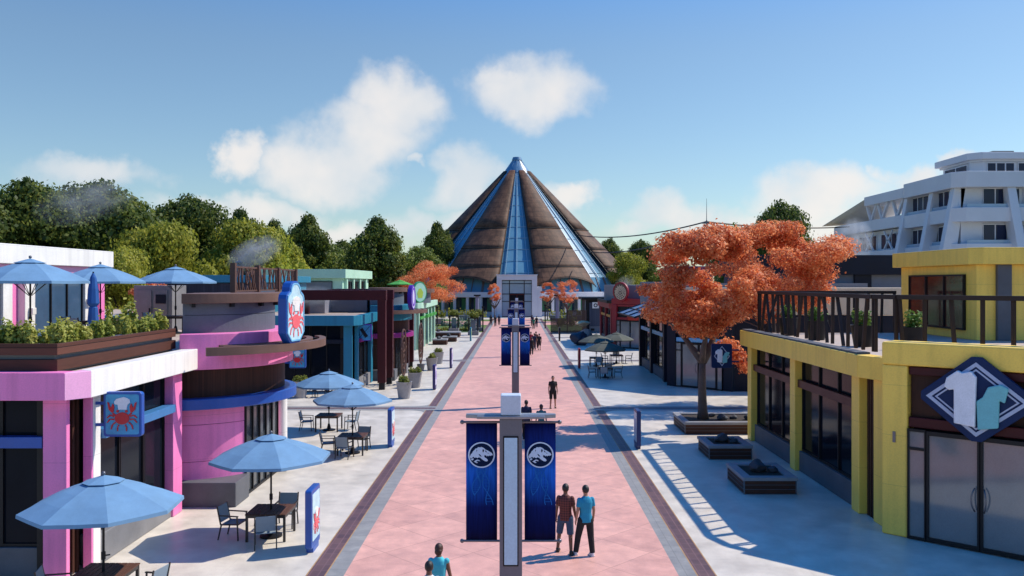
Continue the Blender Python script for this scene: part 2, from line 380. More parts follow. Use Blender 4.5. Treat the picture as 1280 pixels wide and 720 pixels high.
def sheet(name, m, rects, z):
    mb = MB()
    for x0, x1, y0, y1 in rects:
        mb.face([(x0,y0,z),(x1,y0,z),(x1,y1,z),(x0,y1,z)])
    return struct(name, mb, m)
PC = -0.15
sheet('ground', FARM, [(-4000,4000,-300,6000)], -.06)
sheet('plaza', PLAZAM, [(-60,60,-12,118),(-46,46,160,182)], 0)
sheet('cross_path', PATHM, [(-60,PC-4.85,139,152),(PC+4.85,60,139,152)], 0.004)
sheet('lawn', GRASSM, [(-60,PC-4.85,118,139),(-60,PC-4.85,152,160),(PC+4.85,60,118,139),(PC+4.85,60,152,160)], 0.0)
sheet('path', PATHM, [(PC-3.95,PC+3.95,-12,164)], .004)
cross = [46.3, 74.9, 106.5]
side = []; gb = []; ln = []
for s in (-1, 1):
    e = lambda a, b: (min(PC+s*a,PC+s*b), max(PC+s*a,PC+s*b))
    gb.append((*e(3.95,4.38),-12,164)); ln.append((*e(4.38,4.41),-12,164)); ln.append((*e(4.82,4.85),-12,164))
    ys = [-12] + cross + [164]
    for i in range(len(ys)-1):
        side.append((*e(4.41,4.82), ys[i]+(.75 if i else 0), ys[i+1]-(.75 if i < len(ys)-2 else 0)))
sheet('grey_kerb_band', GREYB, gb, .004); sheet('kerb_line', LINEM, ln, .006); sheet('brick_kerb_band', BRICKB, side, .004)
cg = []; cb = []; cl2 = []
for y in cross:
    for s in (-1,1):
        a, b = sorted((PC+s*4.38, s*58)); cg += [(a,b,y-.72,y-.24),(a,b,y+.24,y+.72)]
        a2, b2 = sorted((PC+s*4.38, s*58)); cb.append((a2,b2,y-.24,y+.24))
sheet('cross_grey_band', GREYB, cg, .010); sheet('cross_brick_band', BRICKB, cb, .010)
# corner fillets of the grey kerb where the bands meet
mbf = MB()
for y in cross:
    for s in (-1,1):
        for t in (-1,1):
            cx = PC+s*4.85; cy = y+t*.72; r = .9; pts = [(cx,cy,.008)]
            for k in range(9):
                a = k/8*math.pi/2
                pts.append((cx+s*(r-r*math.sin(a)), cy+t*(r-r*math.cos(a)), .008))
            try: mbf.face(pts if s*t < 0 else pts[::-1])
            except Exception: pass
struct('grey_kerb_corner', mbf, GREYB)

# ------------------------------------------------------------------ building pieces
def glazing(par, p0, p1, z0, z1, nx, zs=(), out=1, name='window', fm=None, gm=None, fw=.07, depth=.12):
    """framed glass wall from p0 to p1; outward normal is to the right of p0->p1 (out=1) or to the left (out=-1)"""
    fm = fm or BLACK; gm = gm or GLASS
    u = Vector((p1[0]-p0[0], p1[1]-p0[1])); W = u.length; u.normalize(); n = Vector((u.y,-u.x))*out
    f = MB()
    for k in range(nx+1):
        a = W*k/nx; hw = fw/2
        f.obox(p0,u,n,max(0,a-hw),min(W,a+hw),-depth/2,depth/2,z0,z1)
    for z in (z0+fw/2, *zs, z1-fw/2):
        for k in range(nx):
            f.obox(p0,u,n,W*k/nx+(fw/2),W*(k+1)/nx-(fw/2),-depth/2+.003,depth/2-.003,z-fw/2,z+fw/2)
    fo = f.build(name, fm, par)
    g = MB(); g.obox(p0,u,n,.004,W-.004,-.02,.0,z0+.004,z1-.004); g.build('pane', gm, fo)
    return fo
def wallbox(par, name, m, p0, p1, d0, d1, z0, z1, out=1, bevel=.012):
    u = Vector((p1[0]-p0[0], p1[1]-p0[1])); W = u.length; u.normalize(); n = Vector((u.y,-u.x))*out
    return MB().obox(p0,u,n,0,W,d0,d1,z0,z1).build(name, m, par, bevel=bevel)

def railing(par, pts, z0, z1, seed, m, step=.42):
    """leaning-plank railing with a flat handrail"""
    rnd = random.Random(seed); mb = MB(); tb = MB()
    for (p, q) in zip(pts, pts[1:]):
        p = Vector((*p,0)); q = Vector((*q,0)); W = (q-p).length; u = (q-p)/W; n = int(W/step)
        for k in range(n+1):
            a = W*k/n; l = rnd.choice((-.55,-.3,.0,.05,.32,.55,.1,-.12)) 
            mb.bar(p+u*min(max(a-l/2,.05),W-.05)+Vector((0,0,z0)), p+u*min(max(a+l/2,.05),W-.05)+Vector((0,0,z1)), .10, .07)
        tb.bar(p+Vector((0,0,z1)), q+Vector((0,0,z1)), .19, .13)
    r = mb.build('railing', m, par); tb.build('handrail', m, r); return r

# ================================================================== left block
def tower(root, cy, body, ringm, drumm, cx=-11.13, wallm=None):
    c = (cx, cy); wallm = wallm or body
    a0, a1 = 13, 167
    MB().box(cx+.70,cx+2.45,cy-3.14,cy-1.83,0,.752).build('tower_plinth', CONCD, root, bevel=.02)
    MB().arc(c,.3,3.05,128,a1,0,.75).build('tower_plinth', CONCD, root, bevel=.02)
    for q0, q1 in ((a0,51.5),(128.5,a1)):
        MB().arc(c,.3,2.92,q0,q1,.75,1.30).arc(c,.3,2.92,q0,q1,1.315,2.45).arc(c,.3,2.92,q0,q1,2.465,3.12).build('tower_wall', wallm, root)
    MB().arc(c,.3,2.98,a0,a1,3.12,4.22,48).build('slat_band', SLAT, root)
    MB().arc(c,2.7,3.38,a0,a1,2.98,3.32,40).build('awning_ring', ringm, root, bevel=.03)
    MB().arc(c,.3,3.26,a0,a1,4.21,5.32,48).build('tower_drum', body, root, bevel=.02)
    MB().arc(c,.3,2.65,a0,a1,5.30,5.88,40).arc(c,.3,2.65,a0,a1,5.895,6.28,40).build('upper_drum', drumm, root)
    MB().arc(c,.2,2.90,a0,a1,6.26,6.57,40).build('drum_rim', RIMW, root, bevel=.02)
    for a in range(20,170,25): MB().arc(c,2.6,2.8,a-1.2,a+1.2,6.14,6.262,1).build('rim_bracket', BLACK, root)
    sh = MB()
    for r in (4.40,3.95,3.50): sh.arc(c,r-.22,r,25 if r > 4.2 else 33,120,4.72,4.97,48)
    sh.build('sunshade', RIMW, root)
    st = MB()
    for a in (42,66,90,112): st.arc(c,3.2,4.3,a-.7,a+.7,4.76,4.93,1)
    st.build('sunshade_arm', BLACK, root)
    # glazed entrance on the chord facing the promenade
    x = cx+2.30; h = 1.82
    glazing(root,(x,cy-h),(x,cy+h),0.02,3.0,5,(),1,'entrance',BLACK,mat('entrance_dark_glass',(.05,.06,.07),.1,.3,.5,0,spec=.6))
    MB().box(x-.4,x-.1,cy-h,cy+h,0.02,3.1).build('entrance_backing', NAVY, root)
    MB().box(x-.55,x+.35,cy+h-.02,cy+h+.9,0,.7).build('plinth_block', CONC, root, bevel=.02)
    MB().tube((x+.05,cy+h+.45,.7),(x+.05,cy+h+.45,3.12),.2,.2,20).build('column', WHITE if wallm is PINK else wallm, root, smooth=True, autosmooth=True)

def left_shop(Y0, label, front, side, colm, beam, drumm, wallm, tower_on=True, colside=None, length=19, name='shop'):
    root = thing(name, label, 'shop', (-10.3, Y0, 0))
    colside = colside or side
    X = -10.3; Y = Y0
    # massing behind the glass
    MB().box(-34,-10.72,Y+.9,Y+length,0.0,4.3).build('wall', NAVY, root)
    MB().box(-34,-10.1,Y+.35,Y+length,4.55,4.80).build('roof', TILE, root)
    # fascia ring
    MB().prism([(-34,Y),(X+.05,Y),(X+.05,Y+.45),(-34,Y+.45)],4.24,4.87).build('fascia', front, root, bevel=.015)
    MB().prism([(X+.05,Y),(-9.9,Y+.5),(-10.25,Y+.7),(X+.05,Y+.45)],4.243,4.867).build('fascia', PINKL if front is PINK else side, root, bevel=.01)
    MB().prism([(-9.9,Y+.503),(-9.9,Y+7.0),(-10.35,Y+7.0),(-10.25,Y+.703)],4.24,4.87).build('fascia', side, root, bevel=.015)
    # front, towards the camera
    for k in range(3):
        glazing(root,(-17.2+k*2.05,Y+.75),(-15.2+k*2.05,Y+.75),.72,4.24,2,(),1)
    MB().box(-30,-11.05,Y+.62,Y+.95,0,.72).build('plinth', CONCD, root, bevel=.02)
    MB().box(-17.2,-11.0,Y+.42,Y+.68,3.08,3.34).build('awning_beam', beam if front is not TEAL else NAVY, root, bevel=.01)
    MB().box(-10.97,-10.42,Y+.4,Y+.56,0,4.24).build('column', colm, root, bevel=.02)
    # slatted corner recess and second column
    sl = MB()
    for k in range(4):
        sl.box(-10.72,-10.60+.03*k,Y+.575+k*.155,Y+.675+k*.155,0,4.24)
    sl.build('corner_slats', SLAT, root)
    MB().box(-10.41,-10.2,Y+1.2,Y+1.56,0,4.24).build('column', colside, root, bevel=.015)
    MB().box(-10.41,-10.205,Y+1.12,Y+1.197,0,4.24).build('column_face', colm, root, bevel=.01)
    MB().box(-11.2,-10.75,Y+.57,Y+1.55,0,4.24).build('corner_backing', BLACK, root)
    # promenade side
    for k in range(3):
        y = Y+1.6+k*1.39
        glazing(root,(-10.45,y),(-10.45,y+1.35),.74,4.24,1,(3.2,),1)
    MB().box(-10.72,-10.22,Y+1.57,Y+5.78,0,.74).build('plinth', CONC, root, bevel=.02)
    MB().box(-10.40,-10.08,Y+1.58,Y+5.77,3.10,3.33).build('awning_beam', mat('mid_blue_paint',(.05,.19,.42),.4,.1) if beam is BLUEP else beam, root, bevel=.01)
    MB().box(-10.75,-10.16,Y+5.79,Y+6.45,0,4.24).build('column', colm, root, bevel=.02)
    if tower_on:
        tower(root, Y+10, side if front is not PINK else PINK, beam, drumm, wallm=wallm)
        if front is not PINK: MB().box(-16,-10.75,Y+7.5,Y+12.5,4.85,6.30).build('stair_wall', drumm, root, bevel=.02)
    return root

# --- pink crab restaurant
L1 = left_shop(19.0, 'pink and white restaurant with a round corner tower and a roof terrace', PINK, WHITE, PINK, BLUEP, DRUM, PINK, colside=WHITE, name='restaurant')
L1['category'] = 'restaurant'
MB().box(-11.2,-10.5,31.2,36,4.8,6.34).build('rear_wall', DRUM, L1, bevel=.02)
MB().box(-10.95,-9.92,31.2,38.05,6.35,6.55).build('rear_roof', RIMW, L1, bevel=.02)
pl = MB()
for z0, z1 in ((4.87,5.14),(5.24,5.50)):
    pl.prism([(-34,19.38),(-10.62,19.38),(-10.62,26.1),(-10.72,26.1),(-10.72,19.48),(-34,19.48)],z0,z1)
pl.build('planter_board', plank_mat('planter_wood',(.055,.022,.016),(.15,.06,.04),.27,'Z'), L1, bevel=.01)
MB().prism([(-34,19.50),(-10.74,19.50),(-10.74,26.1),(-11.5,26.1),(-11.5,20.3),(-34,20.3)],4.82,5.42).build('planter_trough', CONC, L1)
# set-back upper storey
ux = -17.6
MB().box(-40,ux-.55,25.2,36.4,4.8,7.4).build('upper_wall', PINK, L1, bevel=.02)
MB().prism([(-40,24.4),(ux,24.4),(ux,36.6),(-40,36.6)],7.58,8.27).build('upper_fascia', WHITE, L1, bevel=.02)
MB().prism([(-40,24.7),(ux-.22,24.7),(ux-.22,36.35),(-40,36.35)],7.30,7.578).build('upper_trim', PINKL, L1, bevel=.02)
for y0, y1, m in ((25.3,25.8,PINK),(26.6,27.2,PINK),(29.2,29.75,WHITE),(30.5,31.15,WHITE),(34.75,35.3,WHITE),(35.9,36.38,PINK)):
    MB().box(ux-.56,ux-.28,y0,y1,4.8,7.30).build('upper_column', m, L1, bevel=.02)
for y0, y1, n in ((25.82,26.58,1),(27.25,29.15,2),(31.2,34.7,3)):
    glazing(L1,(ux-.42,y0),(ux-.42,y1),4.82,7.30,n,(),1,'window',BLACK,GLASSB if n == 3 else GLASS)
MB().box(ux-.3,ux-.12,30.7,30.95,5.75,6.0).build('wall_lamp', WHITE, L1, bevel=.02)
MB().box(ux-.28,ux-.05,34.8,35.1,6.1,6.25).build('wall_lamp', WHITE, L1, bevel=.02)

# --- teal shop
L2 = left_shop(52.5, 'teal shop with a round tower and magenta awning ring behind the maroon portal frames', TEAL, TEAL, TEAL, mat('magenta_paint',(.25,.01,.17),.4,.1), DRUM, SLAT)
MB().box(-25,-17.6,57.5,70,4.8,6.95).build('upper_wall', TEAL, L2, bevel=.02)
MB().box(-25.3,-17.3,57.2,70.3,6.95,7.45).build('upper_fascia', TEAL, L2, bevel=.02)
MB().box(-24.2,-17.9,57.34,57.46,5.0,6.9).build('louvre_panel', plank_mat('louvre_dark',(.02,.02,.03),(.05,.05,.07),.2,'X'), L2)
MB().box(-15.2,-13.4,58.4,60.6,4.8,6.4).build('roof_unit', mat('grey_cladding',(.25,.25,.30),.5,.15), L2, bevel=.02)

# --- pale green shop
L3 = left_shop(86.0, 'pale green shop with a two storey set back top beyond the teal tower', GRN, GRN, GRN, mat('leaf_green_paint',(.05,.30,.05),.4,.1), DRUM, GRN, tower_on=False, length=18, colside=GRN)
for k in range(3):
    MB().box(-10.75,-10.16,95.6+k*3.6,96.3+k*3.6,0,4.24).build('column', GRN, L3, bevel=.02)
    glazing(L3,(-10.45,92.6+k*3.6),(-10.45,95.5+k*3.6),.5,4.2,2,(3.1,),1)
    MB().box(-10.40,-9.9,92.6+k*3.6,95.5+k*3.6,3.10,3.4).build('awning_beam', MATS['leaf_green_paint'], L3)
MB().box(-9.9-.45,-9.9,93.01,104,4.24,4.87).build('fascia', GRN, L3, bevel=.02)
MB().box(-26,-17.6,84.4,99,4.6,7.4).build('upper_wall', GRN, L3, bevel=.02)
MB().box(-26.3,-17.2,84.0,99.4,7.40,8.30).build('upper_fascia', GRN, L3, bevel=.02)
glazing(L3,(-24.3,84.33),(-18.6,84.33),5.2,7.1,2,(),1,'window',BLACK,GLASSG)
for y in (86,89.6,93.2): glazing(L3,(-17.5,y),(-17.5,y+2.6),4.9,7.1,2,(),1,'window',BLACK,GLASS)
for y in (85.2,88.8,92.4,96): MB().box(-17.62,-17.32,y,y+.6,4.8,7.4).build('upper_column', GRN, L3)
MB().arc((-11.9,90),.2,3.0,0,359.9,5.9,6.3,32).build('drum_rim', RIMW, L3); MB().arc((-11.9,90),.2,2.6,0,359.9,4.8,5.9,32).build('upper_drum', DRUM, L3)

# ================================================================== right block
DG = Vector((.73,-.68)).normalized()
def right_shop(Y0, label, name, cat, body, trim, glassm, slatm, plinthm, bays=2, upper=None, X=10.2, headerm=None, portal_m=None):
    root = thing(name, label, cat, (10.05, Y0, 0)); portal_m = portal_m or body
    A = Vector((10.05, Y0)); n = Vector((DG.y, -DG.x))      # outward normal, towards camera-left
    n = Vector((-.68,-.73)).normalized()
    E = A+DG*4.9
    Yb = Y0+14.0
    inner = [(X+.55,Yb),(X+.55,Y0+1.6),(X+1.0,Y0+.55),(E.x-.3,E.y+1.0),(E.x+.3,E.y+.8),(34,E.y+.8),(34,Yb)]
    MB().prism(inner,0,4.2).build('wall', NAVY, root)
    MB().prism([(X+.1,Yb),(X+.1,Y0+1.5),(X+.6,Y0+.4),(E.x-.2,E.y+.9),(34,E.y+.9),(34,Yb)],4.5,4.70).build('roof', TILE, root)
    # promenade fascia with its chamfered end
    MB().prism([(X-.25,Y0+14.4),(X+.25,Y0+14.4),(X+.25,Y0+1.6),(X-.25,Y0+1.4)],4.14,4.80).build('fascia', body, root, bevel=.02)
    MB().prism([(X-.25,Y0+1.397),(X+.25,Y0+1.597),(X+.55,Y0+.3),(X+.1,Y0+.35)],4.143,4.797).build('fascia', body, root, bevel=.02)
    MB().box(X-.17,X+.22,Y0+1.62,Y0+14.3,4.80,4.86).build('coping', CONCD, root)
    ys = [Y0+2.2+i*(11.6/bays) for i in range(bays+1)]
    for i, y in enumerate(ys): MB().box(X,X+.5,y-.28,y+.28,0,4.14).build('column', body, root, bevel=.025)
    for a, b in zip(ys, ys[1:]):
        glazing(root,(X+.32,a+.30),(X+.32,b-.30),.74,4.14,3,(3.22,),-1,'window',BLACK,glassm)
        MB().box(X+.16,X+.52,a+.285,b-.285,0,.74).build('plinth', plinthm, root, bevel=.02)
        MB().box(X+.10,X+.26,a+.285,b-.285,3.08,3.36).build('awning_beam', trim, root, bevel=.01)
    sm = MB()
    for k in range(4): sm.box(X+.22,X+.34,Y0+1.22+k*.17,Y0+1.33+k*.17,0,4.14)
    sm.build('corner_slats', slatm, root)
    wallbox(root,'wall_return',body,(X+.12,Y0+1.16),(10.35,Y0+.25),-.5,0,0,4.14,1)
    # diagonal entrance portal
    P = lambda t: (A.x+DG.x*t, A.y+DG.y*t)
    MB().obox(A,DG,n,0,.68,-.9,0,0,4.66).build('portal_pillar', portal_m, root, bevel=.05)
    MB().obox(A,DG,n,4.22,4.9,-.9,0,0,4.66).build('portal_pillar', portal_m, root, bevel=.05)
    MB().obox(A,DG,n,0,4.9,-.9,.003,4.663,5.29).build('portal_lintel', portal_m, root, bevel=.05)
    MB().obox(A,DG,n,.70,4.20,-.34,-.26,3.28,4.65).build('slat_panel', slatm, root)
    MB().obox(A,DG,n,.69,4.21,-.30,-.08,3.0,3.28).build('header_beam', headerm or trim, root, bevel=.02)
    MB().obox(A,DG,n,.69,4.21,-.27,-.10,4.42,4.64).build('header_beam', headerm or trim, root, bevel=.02)
    glazing(root,P(.70),P(1.16),0.02,2.98,1,(2.45,),1,'side_light',BLACK,GLASSG)
    for t0, t1, hx in ((1.18,2.46,2.36),(2.48,3.76,2.58)):
        d = glazing(root,P(t0),P(t1),0.03,2.96,1,(),1,'door',BLACK,GLASSG,fw=.11)
        h = MB(); pts = []
        for k in range(7):
            a = -1+2*k/6; q = Vector(P(hx + (.03 if hx > 2.47 else -.03)*(1-a*a)*2)); o = n*(.10+.09*(1-a*a))
            pts.append((q.x+o.x, q.y+o.y, 1.35+a*.30))
        h.poly_tube(pts,[.02]*7,8).build('handle', STEEL, d, smooth=True)
    glazing(root,P(3.78),P(4.20),0.02,2.98,1,(2.45,),1,'side_light',BLACK,GLASSG)
    MB().obox(A,DG,n,.69,4.21,-.89,-.5,0.01,4.6).build('entrance_backing', NAVY, root)
    fl = MB().prism([(E.x,E.y+.2),(34,E.y+.2),(34,E.y+.8),(E.x,E.y+.8)],0,4.8); fl.build('front_wall', body, root, bevel=.02)
    return root, n, P

R1, RN, P1 = right_shop(23.2, 'yellow clothing shop with leaning plank railing round its roof terrace', 'clothing_shop', 'shop', YEL, MAROON, GLASS, SLAT, CONCD)
MB().obox((10.05,23.2),DG,RN,.30,.38,.001,.03,2.55,2.85).build('wall_lamp', STEEL, R1, bevel=.01)
railing(R1,[(10.62,36.9),(10.62,25.0),(10.95,24.2),(14.7,20.65),(22,20.65)],4.86,6.50,5,mat('rail_brown',(.032,.021,.019),.5,.25,3,.05,spec=.25),.66)
railing(R1,[(10.55,36.9),(16.6,36.9)],4.72,6.50,8,MATS['rail_brown'],.6)
# set-back upper storey
MB().box(17.62,34,32.25,38.6,4.7,7.62).build('upper_wall', YEL, R1, bevel=.03)
MB().prism([(17.35,38.9),(17.35,32.35),(17.75,31.95),(34,31.95),(34,38.9)],7.62,8.27).build('upper_fascia', YEL, R1, bevel=.02)
glazing(R1,(17.55,33.0),(17.55,37.6),5.05,7.25,3,(),-1,'window',BLACK,mat('amber_glass',(.10,.03,.02),.1,.4,.6,spec=.8))
MB().box(18.35,18.9,32.1,32.3,4.7,7.62).build('upper_column', CONCD, R1, bevel=.02)
MB().box(20.2,26,32.15,32.28,4.75,7.0).build('upper_panel', YEL, R1, bevel=.03)

R2, _, P2 = right_shop(56.65, 'black shop with a light blue sloping awning behind the orange maple', 'cafe', 'cafe', NAVY, SKYB, GLASS, BLACK, CONCD, headerm=SKYB)
MB().prism([(10.3,70.6),(10.3,57.6),(10.6,57.6),(10.6,70.6)],4.86,7.0).build('upper_wall', mat('blue_grey_wall',(.16,.18,.22),.6,.12), R2, bevel=.02)
MB().prism([(10.4,57.4),(14.2,53.6),(30,53.6),(30,57.4)],4.86,6.6).build('upper_wall', mat('beige_wall',(.62,.50,.36),.6,.12), R2, bevel=.02)
MB().prism([(10.62,57.6),(24,57.6),(24,70.6),(10.62,70.6)],4.86,6.9).build('upper_wall', MATS['blue_grey_wall'], R2)
MB().box(13,16,69,72,6.9,8.3).build('roof_box', mat('purple_panel',(.12,.01,.14),.5,.1), R2, bevel=.02)
MB().hexa([(8.3,59.2,4.42),(10.28,59.2,5.14),(10.28,69,5.14),(8.3,69,4.42),(8.3,59.2,4.50),(10.28,59.2,5.22),(10.28,69,5.22),(8.3,69,4.50)]).build('awning', mat('awning_glass',(.13,.30,.46),.3,.1,1,spec=.3), R2)
aw = MB()
for y in (59.15,62.4,65.7,69.0): aw.bar((8.25,y,4.49),(10.28,y,5.22),.09,.12)
aw.bar((8.25,59.1,4.48),(8.25,69.1,4.48),.1); aw.bar((9.2,59.1,4.86),(9.2,69.1,4.86),.07); aw.build('awning_frame', NAVY, R2)

R3, _, P3 = right_shop(90.1, 'red and black shop with the round spiral sign over its corner', 'red_shop', 'shop', REDP, mat('amber_paint',(.55,.25,.03),.5,.1), GLASSG, BLACK, CONCD, headerm=REDP)
MB().prism([(10.6,103),(10.6,91),(14.2,87.6),(32,87.6),(32,103)],4.8,6.7).build('upper_wall', MATS['blue_grey_wall'], R3, bevel=.02)
MB().prism([(9.7,102),(9.7,91.4),(13.6,87.0),(13.9,87.3),(10.0,91.6),(10.0,102)],4.72,5.05).build('canopy', BLACK, R3)
MB().arc((12.8,88.9),.2,1.2,-110,70,3.0,3.9,16).build('red_awning', mat('scarlet_cloth',(.5,.03,.01),.6,.1), R3)

# black service hut and slatted fence
H = thing('service_hut','black boarded hut with a grey door beyond the red shop','hut',(9.4,117,0))
MB().box(9.4,15,117.2,123,0,4.6).build('wall', plank_mat('black_boards',(.010,.010,.012),(.03,.03,.035),.2,'XY'), H, bevel=.02)
MB().box(8.9,15.3,116.6,123.3,4.6,4.95).build('roof', BLACK, H, bevel=.03)
MB().box(10.0,11.75,117.0,117.19,.9,4.2).build('door_panel', plank_mat('slate_boards',(.05,.06,.09),(.08,.09,.13),.22,'X'), H)
MB().box(10.0,11.75,117.02,117.18,.02,.895).build('kick_panel', CONC, H); MB().box(10.2,10.7,116.97,117.02,.3,.6).build('vent', BLACK, H)
MB().box(9.38,9.5,117.0,117.3,0,4.6).build('corner_post', CONC, H)
F = thing('slatted_fence','dark brown upright slat fence beside the path before the hut','fence',(4.6,115,0))
fb = MB(); rnd = random.Random(4)
for k in range(34):
    x = 4.7+k*.14; 
    fb.box(x,x+.118,115,115.06,.12,2.1 if x < 6.8 else 3.2)
fb.build('slats', mat('fence_slat',(.05,.022,.016),.6,.3,2), F)
fp = MB()
for x, z in ((4.6,2.15),(6.75,3.25),(9.4,3.25)): fp.box(x-.07,x+.07,115.07,115.2,0,z)
fp.build('post', BLACK, F); MB().box(4.6,9.4,114.95,115.1,0,.13).build('kerb', CONC, F)
# ================================================================== the great glass and timber cone
def cone_building():
    cx, cy = -0.15, 203.0
    root = thing('pyramid_hall','huge cone hall of brown shells and blue glass strips ending the path','hall',(cx,175.0,0))
    BROWN = plank_mat('weathered_shell',(.050,.032,.024),(.125,.085,.062),1.1,'XY',.6)
    m = BROWN.copy(); BROWN = bpy.data.materials.new('shell_cladding'); BROWN.use_nodes = True
    nt = BROWN.node_tree; N = nt.nodes; L = nt.links; b = N['Principled BSDF']
    tc = N.new('ShaderNodeTexCoord'); mp = N.new('ShaderNodeMapping'); mp.inputs['Scale'].default_value = (1,1,.25); L.new(tc.outputs['Object'], mp.inputs[0])
    n1 = N.new('ShaderNodeTexNoise'); n1.inputs['Scale'].default_value = .8; n1.inputs['Detail'].default_value = 8; n1.inputs['Roughness'].default_value = .75; L.new(mp.outputs[0], n1.inputs['Vector'])
    cr = N.new('ShaderNodeValToRGB'); L.new(n1.outputs['Fac'], cr.inputs[0]); e = cr.color_ramp.elements
    e[0].position = .3; e[0].color = (.045,.020,.011,1); e[1].position = .74; e[1].color = (.175,.088,.048,1)
    sp = N.new('ShaderNodeSeparateXYZ'); L.new(tc.outputs['Object'], sp.inputs[0])
    dv = N.new('ShaderNodeMath'); dv.operation = 'DIVIDE'; dv.inputs[1].default_value = 1.15; L.new(sp.outputs[2], dv.inputs[0])
    fr = N.new('ShaderNodeMath'); fr.operation = 'FRACT'; L.new(dv.outputs[0], fr.inputs[0])
    gt = N.new('ShaderNodeMath'); gt.operation = 'GREATER_THAN'; gt.inputs[1].default_value = .09; L.new(fr.outputs[0], gt.inputs[0])
    mr = N.new('ShaderNodeMapRange'); mr.inputs['To Min'].default_value = .6; L.new(gt.outputs[0], mr.inputs['Value'])
    vm = N.new('ShaderNodeVectorMath'); vm.operation = 'SCALE'; L.new(cr.outputs[0], vm.inputs[0]); L.new(mr.outputs[0], vm.inputs['Scale'])
    # upright seams between the cladding sheets
    yy = N.new('ShaderNodeMath'); yy.operation = 'SUBTRACT'; yy.inputs[1].default_value = 28.0; L.new(sp.outputs[1], yy.inputs[0])
    an = N.new('ShaderNodeMath'); an.operation = 'ARCTAN2'; L.new(sp.outputs[0], an.inputs[0]); L.new(yy.outputs[0], an.inputs[1])
    ak = N.new('ShaderNodeMath'); ak.operation = 'MULTIPLY'; ak.inputs[1].default_value = 18; L.new(an.outputs[0], ak.inputs[0])
    af = N.new('ShaderNodeMath'); af.operation = 'FLOOR'; L.new(ak.outputs[0], af.inputs[0]); ar = N.new('ShaderNodeMath'); ar.operation = 'FRACT'; L.new(ak.outputs[0], ar.inputs[0])
    zf_ = N.new('ShaderNodeMath'); zf_.operation = 'FLOOR'; L.new(dv.outputs[0], zf_.inputs[0])
    cb_ = N.new('ShaderNodeCombineXYZ'); L.new(af.outputs[0], cb_.inputs[0]); L.new(zf_.outputs[0], cb_.inputs[1])
    wn = N.new('ShaderNodeTexWhiteNoise'); wn.noise_dimensions = '3D'; L.new(cb_.outputs[0], wn.inputs['Vector'])
    wr = N.new('ShaderNodeMapRange'); wr.inputs['To Min'].default_value = .72; wr.inputs['To Max'].default_value = 1.2; L.new(wn.outputs['Value'], wr.inputs['Value'])
    sg = N.new('ShaderNodeMath'); sg.operation = 'GREATER_THAN'; sg.inputs[1].default_value = .06; L.new(ar.outputs[0], sg.inputs[0])
    sm_ = N.new('ShaderNodeMapRange'); sm_.inputs['To Min'].default_value = .6; L.new(sg.outputs[0], sm_.inputs['Value'])
    pm = N.new('ShaderNodeMath'); pm.operation = 'MULTIPLY'; L.new(wr.outputs[0], pm.inputs[0]); L.new(sm_.outputs[0], pm.inputs[1])
    v2 = N.new('ShaderNodeVectorMath'); v2.operation = 'SCALE'; L.new(vm.outputs[0], v2.inputs[0]); L.new(pm.outputs[0], v2.inputs['Scale'])
    L.new(v2.outputs[0], b.inputs['Base Color']); b.inputs['Roughness'].default_value = .65; b.inputs['Specular IOR Level'].default_value = .25
    CG = mat('cone_glass',(.13,.29,.40),.25,.25,.08,0,spec=.22)
    FR = mat('cone_frame',(.10,.22,.36),.4,.1)
    LW = mat('pale_lavender_wall',(.62,.61,.66),.5,.08,.3)
    zt, rt, zb, rb = 34.0, 2.6, 5.2, 29.0
    rad = lambda z: rt+(rb-rt)*(zt-z)/(zt-zb)
    pt = lambda r, a, z: (cx+r*math.sin(a), cy-r*math.cos(a), z)
    # inner glass cone
    g = MB(); na = 64
    for i in range(na):
        a0 = 2*math.pi*i/na; a1 = 2*math.pi*(i+1)/na
        g.face([pt(rad(4.2)*.955,a0,4.2),pt(rad(4.2)*.955,a1,4.2),pt(rad(33.5)*.955,a1,33.5),pt(rad(33.5)*.955,a0,33.5)])
    gl = g.build('glass_cone', CG, root)
    f = MB()
    for k in range(8):
        a = k*math.pi/4
        for da, w in ((0,.16),(-.10,.10),(.10,.10)):
            f.bar(pt(rad(4.4)*.968,a+da,4.4),pt(rad(33)*.968,a+da*.9,33),w,.16)
        for z in np.arange(6.5,33,2.6):
            f.bar(pt(rad(z)*.965,a-.13,z),pt(rad(z)*.965,a+.13,z),.09,.09)
    f.build('glazing_bars', mat('pale_bar',(.28,.42,.52),.4,.1), gl)
    # eight shells, each of four overlapping tiers with an arched foot
    hw = R(14.4); nu = 24
    tiers = [(33.8,19.2,0.0),(19.5,14.6,.10),(14.9,10.4,.20),(10.7,7.2,.30)]
    for k in range(8):
        ac = math.pi/8+k*math.pi/4
        sh = MB(); lip = MB()
        for (z1, z0, off) in tiers:
            rows = 6
            grid = []
            for j in range(rows+1):
                row = []
                for i in range(nu+1):
                    u = -1+2*i/nu; t = j/rows
                    zz0 = z0+(2.0*(1-u*u)-1.1 if z0 < 8 else .06*(1-u*u))
                    z = z1+(zz0-z1)*t
                    r = rad(z)*.985+.14*t+(.5+.075*rad(z))*math.sqrt(max(0,1-.97*u*u))
                    a = ac+hw*u
                    row.append(sh.bm.verts.new(pt(r,a,z)))
                grid.append(row)
            for j in range(rows):
                for i in range(nu): sh.bm.faces.new((grid[j][i],grid[j][i+1],grid[j+1][i+1],grid[j+1][i]))
            pts = [v.co.copy() for v in grid[-1]]
            for p, q in zip(pts, pts[1:]): lip.tube(p,q,.075,.075,6,False)
            for s in (0,-1):
                e = [grid[j][s].co.copy() for j in range(rows+1)]
                for p, q in zip(e, e[1:]): lip.tube(p,q,.08,.08,6,False)
        o = sh.build('shell', BROWN, root, smooth=True)
        so = o.modifiers.new('thick','SOLIDIFY'); so.thickness = .14; so.offset = -1
